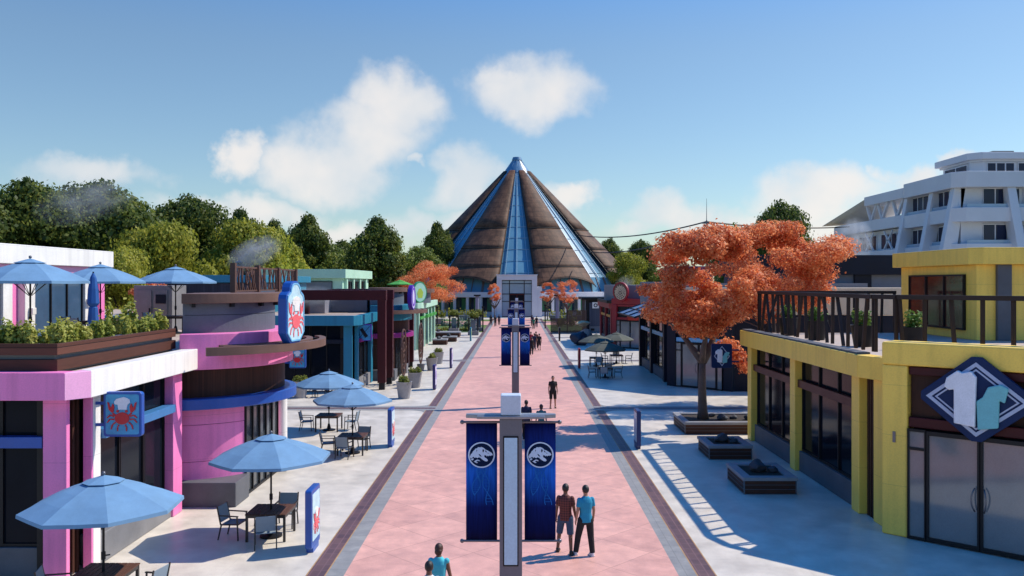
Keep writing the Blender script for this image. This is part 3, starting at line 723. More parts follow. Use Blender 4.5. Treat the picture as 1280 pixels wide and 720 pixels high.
        lip.build('shell_edge', mat('shell_edge_dark',(.02,.014,.012),.6,.1), o)
    # foot windows below the shells
    w = MB(); wf = MB()
    for i in range(72):
        a0 = 2*math.pi*i/72; a1 = 2*math.pi*(i+1)/72
        w.hexa([pt(28.2,a0,4.9),pt(28.2,a1,4.9),pt(27.9,a1,4.9),pt(27.9,a0,4.9),pt(26.6,a0,8.2),pt(26.6,a1,8.2),pt(26.3,a1,8.2),pt(26.3,a0,8.2)])
        wf.bar(pt(28.28,a0,4.9),pt(26.68,a0,8.2),.16 if i % 3 else .5,.14)
    wo = w.build('foot_glazing', CG, root); wf.build('glazing_bars', mat('foot_bar',(.14,.10,.09),.5,.2), wo)
    MB().arc((cx,cy),25,29.6,0,359.99,3.95,5.05,96).build('ring_beam', LW, root, bevel=.05)
    MB().arc((cx,cy),25,28.0,0,359.99,.0,.9,96).build('ring_plinth', LW, root)
    MB().arc((cx,cy),25,27.6,0,359.99,.9,3.96,72).build('ring_glass', mat('ring_dark_glass',(.02,.035,.07),.1,.4,.4,0,spec=.8), root)
    for i in range(-9,10):
        if abs(i) < 1: continue
        a = R(i*6+3*(1 if i > 0 else -1)-(3 if abs(i) < 2 else 0)*0)
        p = pt(28.9,a,0)
        MB().tube(p,(p[0],p[1],3.96),.33,.33,14).build('column', LW, root, smooth=True, autosmooth=True)
    for i in range(-8,9):
        if abs(i) > 1: MB().arc((cx,cy),27.6,27.66,i*6-1.0,i*6+1.0,1.2,3.7,2).build('green_panel', mat('green_poster',(.02,.16,.07),.4,.2), root)
    # apex
    MB().lathe((cx,cy,0),[(3.3,33.2),(2.7,34.4),(1.15,36.4),(1.25,36.6),(1.0,37.3)],24).build('apex_cap', FR, root, smooth=True, autosmooth=True)
    ax = MB()
    for k in range(12):
        a = k*math.pi/6; ax.bar(pt(3.4,a,33.2),pt(1.2,a,36.4),.14)
    ax.build('apex_ribs', MATS['pale_bar'], root)
    # entrance block
    x0, x1, y = cx-4.1, cx+4.1, 170.5
    MB().box(x0,x0+1.05,y,y+6,0,7.55).build('entrance_pier', LW, root, bevel=.04); MB().box(x1-1.05,x1,y,y+6,0,7.55).build('entrance_pier', LW, root, bevel=.04)
    MB().box(x0,x1,y-.003,y+6,7.553,8.5).build('entrance_lintel', LW, root, bevel=.04)
    MB().box(x0-.1,x1+.1,y-.12,y+6.1,8.5,8.66).build('entrance_coping', LW, root, bevel=.02)
    for s in (-1,1):
        a, b = sorted((cx+s*4.1, cx+s*5.1)); MB().box(a,b,y+.3,y+6,0,6.2).build('entrance_wing', LW, root, bevel=.04)
    EG = mat('entrance_glass',(.20,.30,.40),.1,.15,.4,0,spec=.9)
    glazing(root,(x0+1.05,y+.4),(x0+2.6,y+.4),.02,7.55,1,(3.2,4.7,6.8),1,'window',NAVY,EG,fw=.14)
    glazing(root,(x1-2.6,y+.4),(x1-1.05,y+.4),.02,7.55,1,(3.2,4.7,6.8),1,'window',NAVY,EG,fw=.14)
    glazing(root,(x0+2.6,y+.4),(x1-2.6,y+.4),4.7,7.55,1,(6.8,),1,'window',NAVY,EG,fw=.14)
    d = glazing(root,(x0+2.6,y+.6),(x1-2.6,y+.6),.02,4.7,2,(3.2,),1,'door',MAROON,GLASS,fw=.2)
    return root
cone_building()

# ================================================================== terraced hotel far right
def hotel():
    root = thing('terraced_hotel','large white terraced hotel with slanted buttresses behind the yellow shop','hotel',(50,95,0))
    W = mat('hotel_render',(.64,.64,.66),.6,.07,.25,.05); HG = mat('hotel_glass',(.012,.020,.055),.08,.3,.2,0,spec=.35)
    WR = W
    core = [(52.2,97),(68,97),(68,133),(52.2,133)]
    MB().prism([(50.75,96.15),(75,96.15),(75,109),(50.75,109)],0,17.9).build('wall', WR, root)
    MB().prism([(50.75,109.003),(75,109.003),(75,131),(50.75,131)],0,14.2).build('wall', WR, root)
    def band(z0, z1, y1, name='parapet'):
        MB().prism([(49.6,y1),(49.6,96.2),(50.8,95),(76,95),(76,96),(51.2,96),(50.6,96.6),(50.6,y1)],z0,z1).build(name, W, root, bevel=.05)
        MB().prism([(50.61,y1),(50.61,96.61),(51.2,96.01),(75.9,96.01),(75.9,y1)],z0+.05,z0+.35).build('floor_slab', W, root)
    for z0, z1, y1 in ((17.8,19.6,108),(13.9,15.5,109),(9.9,11.4,109),(5.9,7.4,109)): band(z0,z1,y1)
    for z0, z1 in ((14.25,15.75),(9.9,11.4),(5.9,7.4)):
        MB().box(49.7,50.5,109.05,132,z0,z1).build('parapet', W, root, bevel=.05)
        MB().box(50.51,56,109.1,131.9,z0+.05,z0+.35).build('floor_slab', W, root)
    # windows floor by floor
    for z in (7.6,11.6,15.7):
        for y0, y1, n in ((97.2,101.1,3),(102.1,107.7,4)) + (((110.5,117,4),(118.5,125,4),(126,130.5,3)) if z < 15 else ()):
            glazing(root,(50.67,y0),(50.67,y1),z-.1,z+2.1,n,(),-1,'window',W,HG,fw=.12)
        for x in (53.2,57.8,62.4,67): glazing(root,(x,96.07),(x+4.2,96.07),z-.1,z+2.1,3,(),1,'window',W,HG,fw=.12)
    # glass balustrades
    bl = MB()
    for z in (11.4,15.5): bl.box(49.9,49.96,97,108.8,z,z+.42).box(51,75,95.3,95.36,z,z+.42)
    bl.build('balustrade', mat('pale_blue_glass',(.30,.42,.52),.08,.1,.5,0,spec=.9), root)
    # penthouse
    MB().prism([(53.2,105),(53.2,98.8),(54.2,97.8),(75,97.8),(75,105)],19.0,21.2).build('penthouse_wall', WR, root)
    MB().prism([(52.6,106),(52.6,98.4),(53.8,97.2),(76,97.2),(76,106)],21.3,22.1).build('penthouse_roof', W, root, bevel=.06)
    MB().prism([(53,105.5),(53,98.6),(54,97.6),(76,97.6),(76,105.5)],21.05,21.3).build('penthouse_trim', WR, root)
    for x, n in ((54.6,3),(58.2,2),(62,4),(67,4)): glazing(root,(x,97.72),(x+3.2,97.72),19.3,21.0,n,(),1,'window',W,HG,fw=.14)
    glazing(root,(53.12,99.2),(53.12,104.4),19.25,20.95,2,(),-1,'window',W,HG,fw=.14)
    MB().box(56,58.5,99,101,22.1,22.5).build('roof_unit', STEEL, root)
    # slanted buttresses
    for y in (96.6,101.6,108.2):
        MB().hexa([(47.4,y-.45,4),(49.3,y-.45,4),(49.3,y+.45,4),(47.4,y+.45,4),(50.0,y-.45,17.8),(51.3,y-.45,17.8),(51.3,y+.45,17.8),(50.0,y+.45,17.8)]).build('buttress', W, root, bevel=.04)
    for x in (56.4,61,65.6): MB().hexa([(x-.1,92.6,4),(x+.9,92.6,4),(x+.9,94.6,4),(x-.1,94.6,4),(x-.9,95.2,17.8),(x+.1,95.2,17.8),(x+.1,96.6,17.8),(x-.9,96.6,17.8)]).build('buttress', W, root, bevel=.04)
    # open upper deck of the wing: slab on Y braces and a sail
    MB().box(49.7,60,108.3,120.5,17.9,19.2).build('deck_roof', W, root, bevel=.06)
    for y in (111,115.6,119.2):
        MB().bar((50.2,y,15.7),(50.2,y-1.9,17.95),.34,.34).bar((50.2,y,15.7),(50.2,y+1.4,17.95),.34,.34).build('brace', W, root)
    for z in (11.4,7.4):
        for y in (112,118,124,129):
            MB().bar((50.0,y,z),(50.0,y+2.6,z+2.6),.2).bar((50.0,y+2.6,z),(50.0,y,z+2.6),.2).build('brace', W, root)
    s = MB(); n = 10
    A, B, C, D = Vector((49.8,120,19.0)), Vector((58,120,18.6)), Vector((58,133,16.4)), Vector((48.6,134,16.0))
    g = [[s.bm.verts.new(A.lerp(B,i/n).lerp(D.lerp(C,i/n),j/n)-Vector((0,0,1.3*math.sin(math.pi*i/n)*math.sin(math.pi*j/n)))) for i in range(n+1)] for j in range(n+1)]
    for j in range(n):
        for i in range(n): s.bm.faces.new((g[j][i],g[j][i+1],g[j+1][i+1],g[j+1][i]))
    so = s.build('sail', mat('sail_cloth',(.55,.54,.52),.8,.08), root, smooth=True); so.modifiers.new('t','SOLIDIFY').thickness = .05
    return root
hotel()

# dark store hut between yellow shop and hotel
D = thing('dark_store','dark navy flat roofed store behind the railing of the yellow shop','store',(17,60,0))
MB().box(17.2,34,60.0,70,0,7.9).build('wall', MATS['blue_grey_wall'], D, bevel=.02)
MB().box(16.8,34.3,59.6,70.3,7.5,8.9).build('fascia', NAVY, D, bevel=.02); MB().box(24,25.2,59.8,60.0,0,7.5).build('column', NAVY, D)

# ================================================================== trees
def leaf_cloud(clumps, n, size, seed, flat=0.0, inner=.45):
    rng = np.random.default_rng(seed)
    cl = np.array(clumps); w = cl[:,3]*cl[:,5]; w = w/w.sum()
    idx = rng.choice(len(cl), n, p=w)
    d = rng.normal(size=(n,3)); d /= np.linalg.norm(d,axis=1)[:,None]
    r = inner+(1-inner)*rng.random(n)**.6
    # ragged rim
    r *= 1+.16*np.sin(d[:,0]*7+idx)*np.sin(d[:,1]*6+2*idx)+.10*rng.normal(size=n)
    P = cl[idx,:3]+d*cl[idx,3:6]*r[:,None]
    nr = d+rng.normal(size=(n,3))*.55; nr[:,2] += flat; nr /= np.linalg.norm(nr,axis=1)[:,None]
    t = np.cross(nr, rng.normal(size=(n,3))); t /= np.linalg.norm(t,axis=1)[:,None]; b = np.cross(nr,t)
    s = size*(.6+.8*rng.random(n))[:,None]
    q = np.stack([P-t*s*.5, P+b*s*.36+nr*s*.06, P+t*s*.5, P-b*s*.36+nr*s*.06],1).reshape(-1,3)
    me = bpy.data.meshes.new('leaves'); me.vertices.add(4*n); me.vertices.foreach_set('co', q.astype(np.float32).ravel())
    me.loops.add(4*n); me.loops.foreach_set('vertex_index', np.arange(4*n,dtype=np.int32))
    me.polygons.add(n); me.polygons.foreach_set('loop_start', np.arange(0,4*n,4,dtype=np.int32)); me.polygons.foreach_set('loop_total', np.full(n,4,dtype=np.int32))
    me.update(); me.validate(); return me
def mesh_obj(name, me, m, parent=None):
    o = bpy.data.objects.new(name, me); me.materials.append(m); col.objects.link(o)
    if parent is not None: o.parent = parent
    OFF[o.name] = Vector((0,0,0)); return o
BARK = mat('brown_bark',(.10,.065,.05),.85,.3,3,.6,22); BARKG = mat('grey_bark',(.10,.078,.072),.85,.3,3,.6,22)
MAPLE = leaf_mat('maple_leaves',[(.40,.075,.03),(.66,.18,.065),(.88,.36,.15),(.92,.52,.26)],.5)
DKG = leaf_mat('dark_green_leaves',[(.030,.055,.014),(.065,.105,.022),(.14,.18,.03),(.27,.28,.055)],.5)
MDG = leaf_mat('mid_green_leaves',[(.06,.095,.018),(.12,.17,.03),(.20,.25,.045),(.30,.32,.07)],.45)
YLG = leaf_mat('yellow_green_leaves',[(.13,.15,.016),(.26,.28,.03),(.40,.39,.05),(.52,.47,.08)],.5)

def limb_tree(root, base_r, h, limbs, seed, m):
    """tapered bent trunk with forked limbs"""
    rnd = random.Random(seed); mb = MB()
    pts = []; rs = []
    for k in range(7):
        t = k/6; pts.append(Vector((.10*math.sin(t*3+seed)*h*.12, .08*math.cos(t*2.3+seed)*h*.12, h*t))); rs.append(base_r*(1.25 if k == 0 else 1-.35*t))
    mb.poly_tube(pts, rs, 12)
    for (az, L, rise, r) in limbs:
        p = pts[-1].copy(); q = [p]; rr = [r]
        d = Vector((math.cos(az),math.sin(az),rise)).normalized()
        for k in range(4):
            d = (d+Vector((rnd.uniform(-.2,.2),rnd.uniform(-.2,.2),rnd.uniform(0,.25)))).normalized(); p = p+d*L/4; q.append(p.copy()); rr.append(r*(1-.2*(k+1)))
        mb.poly_tube(q, rr, 8)
        for k in (2,3):
            d2 = Vector((rnd.uniform(-1,1),rnd.uniform(-1,1),rnd.uniform(.2,.8))).normalized()
            mb.tube(q[k], q[k]+d2*L*.45, rr[k]*.6, .02, 6)
    return mb.build('trunk', m, root, smooth=True)
def maple(label, loc, seed, H, W, leaves, group, th=2.7, extra=()):
    t = local(thing('maple_tree', label, 'tree', loc, 0, group)); rnd = random.Random(seed)
    limb_tree(t, .27*W/8, th, [(a,l*min(1,H/9),rs,r*min(1,H/9)) for a,l,rs,r in ((2.7,2.6,1.3,.20),(.3,3.2,1.2,.22),(1.4,3.0,1.5,.18),(4.4,2.6,1.2,.18))], seed, BARKG)
    cl = []
    lo = th+1.15; zc = lo+(H-lo)*.5
    for k in range(50):
        a = rnd.uniform(0,2*math.pi); z = rnd.uniform(-1,1); rr = math.sqrt(max(.05,1-abs(z)**2.2))*math.sqrt(rnd.uniform(.2,1))
        s = rnd.uniform(.55,1.25)*W/9
        cl.append((rr*math.cos(a)*W*.43, rr*math.sin(a)*W*.43, zc+z*(H-lo)*.42, s*1.05, s*1.05, s*.66))
    for e in extra: cl.append(e)
    mesh_obj('crown', leaf_cloud(cl, leaves, .135, seed, .5), MAPLE, t); return t
def broadleaf(seed, H, W, n, size, m, conic=.0, skirt=.12):
    t = local(thing('broadleaf_tree','', 'tree')); rnd = random.Random(seed)
    limb_tree(t, .32, H*.45, [(.5,H*.3,1.4,.15),(2.6,H*.3,1.3,.15),(4.6,H*.3,1.5,.15)], seed, BARK)
    cl = []
    for k in range(30):
        z = rnd.uniform(0,1); a = rnd.uniform(0,2*math.pi)
        prof = (math.sin(math.pi*min(1,.18+z*.80))**.7)*(1-conic*z)
        rr = prof*math.sqrt(rnd.uniform(.2,1))*W*.5*.92; s = rnd.uniform(.09,.25)*W
        cl.append((rr*math.cos(a), rr*math.sin(a), H*(skirt+(1-skirt)*z*rnd.uniform(.84,.95)), s*rnd.uniform(.9,1.3), s*rnd.uniform(.9,1.3), s*.8))
    cl.append((0,0,H*.93,W*.13,W*.13,H*.07))
    mesh_obj('crown', leaf_cloud(cl, n, size, seed), m, t); return t
VAR = {'dark0':broadleaf(11,12,9,42000,.29,DKG), 'dark1':broadleaf(12,12,7.5,38000,.29,DKG,.30), 'mid0':broadleaf(13,10,8,34000,.27,MDG),
       'yel0':broadleaf(14,8,8,34000,.25,YLG), 'yel1':broadleaf(15,8,6.5,30000,.25,YLG,.2)}
used = set()
def tree_at(var, px, top, halfw, Y, label, grp, rz):
    """crown top and half width given in metres from a survey of sight lines at distance Y"""
    S = Y/1050; h = 6.9+(354-top)*S; x = (px-647)*S
    H0 = {'dark0':12,'dark1':12,'mid0':10,'yel0':8,'yel1':8}[var]; W0 = {'dark0':9,'dark1':7.5,'mid0':8,'yel0':8,'yel1':6.5}[var]
    sx = 2.35*halfw*S/W0; sz = h/H0
    o = place(VAR[var], var not in used, (x,Y,0), rz, label, grp, (sx,sx,sz)); used.add(var); return o
G1 = 'tall dark trees behind the shops'; G2 = 'yellow green trees behind the shops'
for i, (v, px, top, hw, Y, lab) in enumerate([
    ('dark0',30,222,62,82,'tall dark green tree at the far left behind the pink roof'),
    ('dark0',128,224,66,88,'tallest round dark tree, second from the left'),
    ('dark1',196,262,40,98,'narrow dark tree in the gap right of the tallest round tree'),
    ('dark0',236,243,48,96,'dark domed tree above the left end of the teal roof'),
    ('dark1',300,260,30,118,'small pointed dark tree far behind the steam vent'),
    ('dark1',343,274,26,122,'low dark pointed tree left of the pale green upper storey'),
    ('dark1',386,267,31,116,'dark tree standing behind the pale green upper storey'),
    ('dark1',428,300,30,128,'short dark tree just right of the pale green upper storey'),
    ('dark1',471,270,34,112,'dark leaning column shaped tree left of the orange maple'),
    ('dark1',546,277,22,190,'distant dark tree touching the left edge of the cone roof'),
    ('dark0',763,297,16,215,'far dark tree just right of the cone roof'),
    ('dark0',802,299,18,205,'far dark rounded tree, second right of the cone roof'),
    ('dark0',975,250,36,92,'dark tree rising above the orange maples'),
    ('dark0',-75,235,70,86,'dark tree beyond the left end of the tree row'),
    ]): tree_at(v,px,top,hw,Y,lab,G1,i*1.37)
for i, (v, px, top, hw, Y, lab) in enumerate([
    ('yel0',205,288,48,78,'yellow green bushy tree behind the terrace parasols'),
    ('yel0',150,318,44,70,'low yellow green bush tree below the tallest round tree'),
    ('yel0',312,284,46,92,'broad yellow green tree behind the lattice screen'),
    ('yel1',265,312,34,90,'low yellow green tree behind the steam vent'),
    ('yel1',365,306,34,100,'yellow green tree right of the lattice screen'),
    ('mid0',415,308,42,120,'mid green tree behind the pale green roof'),
    ('mid0',520,309,30,170,'mid green tree left of the cone roof'),
    ('mid0',450,322,40,140,'low mid green tree behind the maroon portal'),
    ('yel0',784,320,20,185,'bright yellow green tree right of the cone roof'),
    ('mid0',832,336,20,200,'low mid green tree in the gap before the orange maple'),
    ('mid0',912,284,30,100,'mid green tree peeping over the left orange maple crown'),
    ('mid0',945,288,30,104,'mid green tree between the two orange maple crowns'),
    ]): tree_at(v,px,top,hw,Y,lab,G2,i*1.9+.5)
# far wooded rim that reads as one mass
fw = []
rnd = random.Random(9)
for k in range(160):
    a = rnd.uniform(-.75,.75); Y = rnd.uniform(230,300); x = Y*math.tan(a); s = rnd.uniform(4,7); fw.append((x,Y,s*.75,s*1.2,s,s))
stuff(mesh_obj('far_wood', leaf_cloud(fw, 42000, 1.1, 5), DKG), 'dark green far wood along the horizon behind the cone', 'wood')

GM = 'orange maples along the promenade'
maple('orange maple with a forked grey trunk in the long timber planter beside the yellow shop',(8.75,39.7,.5),3,9.1,6.8,46000,GM,2.7,((1.6,.8,2.9,.75,.7,.45),(2.2,.3,2.4,.5,.5,.3),(1.2,.2,3.4,.6,.6,.4)))
maple('larger orange maple rising behind the yellow shop railing',(14.6,47.5,0),8,10.6,8.4,44000,GM,3.4)
maple('orange maple left of the cone, at the end of the left shops',(-11.3,109,.5),21,9.3,9.0,26000,GM)
maple('small orange tree left of the cone entrance door',(-4.4,158,0),31,7.0,3.0,5000,'small orange trees by the cone entrance',2.2)
maple('small orange tree right of the cone entrance door',(5.6,158,0),32,7.2,3.2,5000,'small orange trees by the cone entrance',2.2)
maple('small orange tree above the black fence',(8.9,150,0),33,7.6,5.0,7000,'small orange trees by the cone entrance',2.2)
maple('low orange tree seen on the terrace level behind the parasols',(-19.0,44,0),35,7.4,2.6,5000,'orange trees behind the terrace',3.0)

# planting along the pink parapet
def strip_plants(name, label, segs, n, size, seed, m, cat='planting', hr=(.25,.42)):
    rnd = random.Random(seed); cl = []
    for (x0,y0,x1,y1,z) in segs:
        L = math.hypot(x1-x0,y1-y0)
        for k in range(int(L/.11)+1):
            t = rnd.random(); h = rnd.uniform(*hr)
            cl.append((x0+(x1-x0)*t+rnd.uniform(-.25,.25), y0+(y1-y0)*t+rnd.uniform(-.25,.25), z+h*.6, rnd.uniform(.08,.2), rnd.uniform(.08,.2), h*rnd.uniform(.6,1.1)))
    return stuff(mesh_obj(name, leaf_cloud(cl,n,size,seed,.3,inner=.15), m), label, cat)
PLM = leaf_mat('parapet_leaves',[(.13,.18,.02),(.26,.31,.05),(.42,.42,.09),(.52,.46,.12)],.4)
strip_plants('parapet_plants','yellow green low plants filling the long timber planter on the pink roof',[(-20,19.9,-11.1,19.9,5.40),(-11.1,19.9,-11.1,22.9,5.40),(-11.1,23.7,-11.1,26,5.40)],26000,.10,3,PLM)
strip_plants('terrace_bush','bright yellow bush at the end of the pink roof terrace',[(-12.6,27.4,-13.6,27.9,5.0)],1500,.13,4,PLM,'bush',(.5,1.0))
strip_plants('flower_bed','pale white and blue flowers and shrubs beside the lawn',[(-16,112,-11,113,.1),(-9,127,-6,127,.1),(-12,132,-7,132,.2)],3500,.2,6,leaf_mat('flower_leaves',[(.10,.16,.05),(.20,.28,.10),(.35,.42,.40),(.7,.72,.65)],.3),'flowers',(.5,1.3))
strip_plants('cone_shrubs','low green shrubs in front of the cone colonnade',[(-24,166,-6,166,.1),(6,164,22,164,.1),(6.2,132,9.5,135,.2)],6000,.3,7,YLG,'shrubs',(.5,1.4))
strip_plants('lawn_grass','tall yellow green ornamental grass on the lawn by the maple',[(-16,121,-6,121,0),(-16,124,-6,124,0),(-14,135,-6,135,0)],5000,.22,8,leaf_mat('grass_blades',[(.16,.2,.03),(.3,.3,.05),(.42,.38,.08)],.3),'grass',(.15,.35))
# ================================================================== flat art helpers
def circ(cx, cy, rx, ry=None, n=24, rot=0):
    ry = rx if ry is None else ry
    return [(cx+rx*math.cos(2*math.pi*i/n)*math.cos(rot)-ry*math.sin(2*math.pi*i/n)*math.sin(rot), cy+rx*math.cos(2*math.pi*i/n)*math.sin(rot)+ry*math.sin(2*math.pi*i/n)*math.cos(rot)) for i in range(n)]
def rrect(x0, y0, x1, y1, r, n=5):
    out = []
    for cx, cy, a in ((x1-r,y0+r,-90),(x1-r,y1-r,0),(x0+r,y1-r,90),(x0+r,y0+r,180)):
        for k in range(n+1): out.append((cx+r*math.cos(R(a+90*k/n)), cy+r*math.sin(R(a+90*k/n))))
    return out
def seg(p, q, w0, w1):
    d = Vector((q[0]-p[0],q[1]-p[1])).normalized(); n = (-d.y,d.x)
    return [(p[0]+n[0]*w0/2,p[1]+n[1]*w0/2),(q[0]+n[0]*w1/2,q[1]+n[1]*w1/2),(q[0]-n[0]*w1/2,q[1]-n[1]*w1/2),(p[0]-n[0]*w0/2,p[1]-n[1]*w0/2)]
Z3 = (0,0,1)
CRAB = mat('crab_red',(.55,.015,.025),.45,.1,5); CRABL = mat('crab_coral',(.80,.14,.16),.45,.1,5)
HATM = mat('chef_hat_white',(.72,.72,.78),.5,.05,5); SIGNB = mat('sign_face_blue',(.06,.34,.58),.35,.25,4); SIGNW = mat('sign_face_pale',(.50,.72,.80),.35,.2,4)
def crab(par, O, u, s, d, m, hat=True, hatm=None):
    """crab with a chef hat, about 2 s wide, raised from its sign face"""
    b = MB()
    b.plate(circ(0,-.12,.40,.33,24),O,u,Z3,d,d+.02) if s == 1 else b.plate([(x*s,y*s) for x,y in circ(0,-.12,.40,.33,24)],O,u,Z3,d,d+.02)
    for k in (-1,1):
        sc2 = lambda P: [(x*s*k,y*s) for x,y in P]
        b.plate(sc2([(.46,.22),(.56,.20),(.72,.36),(.80,.78),(.70,.72),(.66,.50),(.60,.48),(.50,.70),(.42,.52)]),O,u,Z3,d+.002,d+.022)
        b.plate(sc2(seg((.34,.02),(.52,.16),.10,.09)),O,u,Z3,d,d+.018)
        b.plate(sc2(circ(.24,.27,.075,.07,12)),O,u,Z3,d,d+.02)
        for p, q in (((.44,-.02),(.64,.06)),((.66,.04),(.82,-.10)),((.44,-.18),(.66,-.16)),((.68,-.19),(.82,-.36)),((.36,-.34),(.52,-.46)),((.53,-.48),(.60,-.72)),((.18,-.48),(.24,-.60)),((.25,-.62),(.24,-.82))):
            b.plate(sc2(seg(p,q,.09,.05)),O,u,Z3,d,d+.016)
    b.build('crab', m, par)
    if hat:
        h = MB(); P = [(-.20,.36),(.26,.36),(.30,.62),(.44,.74),(.42,.92),(.26,1.0),(.08,1.04),(-.10,1.0),(-.30,.94),(-.42,.80),(-.40,.66),(-.22,.62)]
        h.plate([(x*s,y*s) for x,y in P],O,u,Z3,d,d+.025); h.build('chef_hat', hatm or HATM, par)

def square_sign(label, loc, frame, face, arm_side=-1, group='square signs on brackets along the shops'):
    """double bracket sign facing up the promenade; loc is the centre of its base"""
    r = local(thing('bracket_sign', label, 'sign', loc, 0, group))
    MB().plate(rrect(-.46,0,.46,1.08,.08),(0,-.08,0),(1,0,0),Z3,-.16,0).build('frame', frame, r, bevel=.012)
    MB().plate(rrect(-.40,.06,.40,1.02,.05),(0,-.08,0),(1,0,0),Z3,.001,.012).build('face', face, r)
    a = MB()
    for z in (.28,.80): a.box(*sorted((arm_side*.455,arm_side*.78)),-.03,.03,z-.035,z+.035)
    a.build('bracket', frame, r); return r
s = square_sign('square blue bracket sign with a red crab in a chef hat on the white column',(-9.52,20.32,3.20),BLUEP,SIGNB)
crab(s,(0,-.095,.50),(1,0,0),.44,0,CRAB)
s = square_sign('square navy bracket sign with shirts in a diamond at the far yellow column',(9.15,37.7,3.10),mat('sign_navy',(.008,.025,.09),.5,.1,spec=.2),MATS['sign_navy'],1)
def shirts(par, O, u, k, d):
    W = mat('shirt_white',(.80,.80,.86),.55,.08,3); T = mat('shirt_teal',(.17,.50,.54),.5,.1,3)
    P = [(-.46,.36),(-.28,.50),(-.20,.46),(-.06,.50),(.02,.40),(.00,-.48),(-.34,-.44),(-.34,.16),(-.42,.14),(-.50,.20)]
    MB().plate([(x*k,y*k) for x,y in P],O,u,Z3,d,d+.10*k).build('shirt', W, par, bevel=.02*k)
    Q = [(.20,.24),(.12,.06),(.02,-.02),(.04,-.52),(.36,-.46),(.38,.02),(.46,-.02),(.52,.24),(.40,.30)]
    MB().plate([(x*k,y*k) for x,y in Q],O,u,Z3,d+.002,d+.08*k).build('shirt', T, par, bevel=.02*k)
dl = MB(); D4 = lambda a, b: [(0,-b),(a,0),(0,b),(-a,0)]
LAV = mat('sign_lavender',(.42,.47,.62),.5,.08,3)
dl.strip(D4(.32,.40),D4(.36,.45),(0,-.095,.54),(1,0,0),Z3,0,.01); dl.build('diamond_line', LAV, s); shirts(s,(0,-.095,.54),(1,0,0),.62,.002)
s = square_sign('square blue bracket sign with a dark slanted bar on the teal shop corner',(-9.95,54.6,3.15),mat('violet_frame',(.08,.02,.36),.4,.1),mat('sign_cyan',(.05,.32,.62),.4,.35,5))
MB().plate(seg((-.20,.80),(.16,.26),.22,.22),(0,-.095,0),(1,0,0),Z3,0,.014).plate(seg((-.33,.2),(.36,.95),.03,.03),(0,-.095,0),(1,0,0),Z3,0,.010).plate(seg((-.36,.9),(-.30,.3),.05,.03),(0,-.095,0),(1,0,0),Z3,0,.010).build('bar_mark', NAVY, s)
s = square_sign('square blue crab sign on a black post behind the round pink tower',(-12.2,46.6,2.2),BLUEP,SIGNB)
crab(s,(0,-.095,.50),(1,0,0),.44,0,CRAB); MB().box(-.82,-.72,-.06,.06,-2.2,1.3).build('post', BLACK, s)

# diamond shirt sign over the yellow entrance
q = P1(2.41); nn = Vector((RN.x,RN.y,0)); Oq = Vector((q[0],q[1],3.93))+nn*.02
u3 = (DG.x,DG.y,0)
s = thing('diamond_sign','big navy diamond sign with white and teal shirts over the yellow entrance','sign',(q[0],q[1],2.8))
rd = lambda a,b: [(.12,-b+.06),(a-.08,-.10),(a-.08,.10),(.12,b-.06),(-.12,b-.06),(-a+.08,.10),(-a+.08,-.10),(-.12,-b+.06)]
MB().plate(rd(1.42,1.14),Oq,u3,Z3,0,.14).build('panel', MATS['sign_navy'], s, bevel=.02)
l = MB(); l.strip(D4(1.06,.84),D4(1.20,.95),Oq,u3,Z3,.141,.165); l.strip(D4(.92,.73),D4(.98,.78),Oq,u3,Z3,.141,.160); l.build('diamond_line', LAV, s)
shirts(s,Oq,u3,1.45,.15)
MB().obox((q[0],q[1]),DG,RN,-.12,-.04,-.25,.02,3.3,4.4).obox((q[0],q[1]),DG,RN,.04,.12,-.25,.02,3.3,4.4).build('bracket', BLACK, s)

# tall round-cornered tower signs
def tower_sign(label, loc, nrm, frame, face, border, W=1.36, H=2.0, crabbed=False, art=None):
    r = local(thing('tower_sign', label, 'sign', loc, 0)); n = Vector((*nrm,0)).normalized(); u = Vector((-n.y,n.x,0))
    if crabbed:
        P = lambda e: [(-.34+e*.4,e),(.34-e*.4,e),(.68-e,.34),(.68-e,1.44-e*.4),(.64-e,1.56-e*.5),(.54-e*.9,1.63-e*.7),(.43-e,1.67-e*.3),(.40-e,1.80-e*.6),(.30-e*.7,1.93-e),(.13-e*.3,2.0-e),(-.13+e*.3,2.0-e),(-.30+e*.7,1.93-e),(-.40+e,1.80-e*.6),(-.43+e,1.67-e*.3),(-.54+e*.9,1.63-e*.7),(-.64+e,1.56-e*.5),(-.68+e,1.44-e*.4),(-.68+e,.34)]
    else: P = lambda e: circ(0,H/2,W/2-e,H/2-e,28)
    MB().plate(P(0),(0,0,0),u,Z3,-.16,.12).build('frame', frame, r, bevel=.02)
    MB().plate(P(.10),(0,0,0),u,Z3,.121,.135).build('face', face, r)
    b = MB(); b.strip(P(.11),P(.06),(0,0,0),u,Z3,.122,.15); b.build('border', border, r)
    if crabbed:
        O = Vector((0,0,.78)); crab(r,O,u,.70,.136,CRABL,True,WHITE)
    elif art: art(r,u)
    return r
c0 = (-11.13,29.0)
tower_sign('tall pale sign with coral crab and chef hat on the pink tower',(-7.32,27.25,4.97),(.985,-.17),BLUEP,SIGNW,SKYB,crabbed=True)
def art2(r,u):
    m = MB(); m.strip(circ(0,.95,.26,.52,20),circ(0,.95,.38,.68,20),(0,0,0),u,Z3,.136,.15); m.build('ring_mark', mat('violet_mark',(.16,.05,.5),.4,.1), r)
tower_sign('oval violet rimmed white sign standing on the teal tower',(-7.62,60.5,4.97),(.985,-.17),MATS['violet_frame'],mat('lilac_face',(.62,.60,.82),.4,.1),mat('violet_line',(.12,.05,.42),.4),1.15,1.8,art=art2)
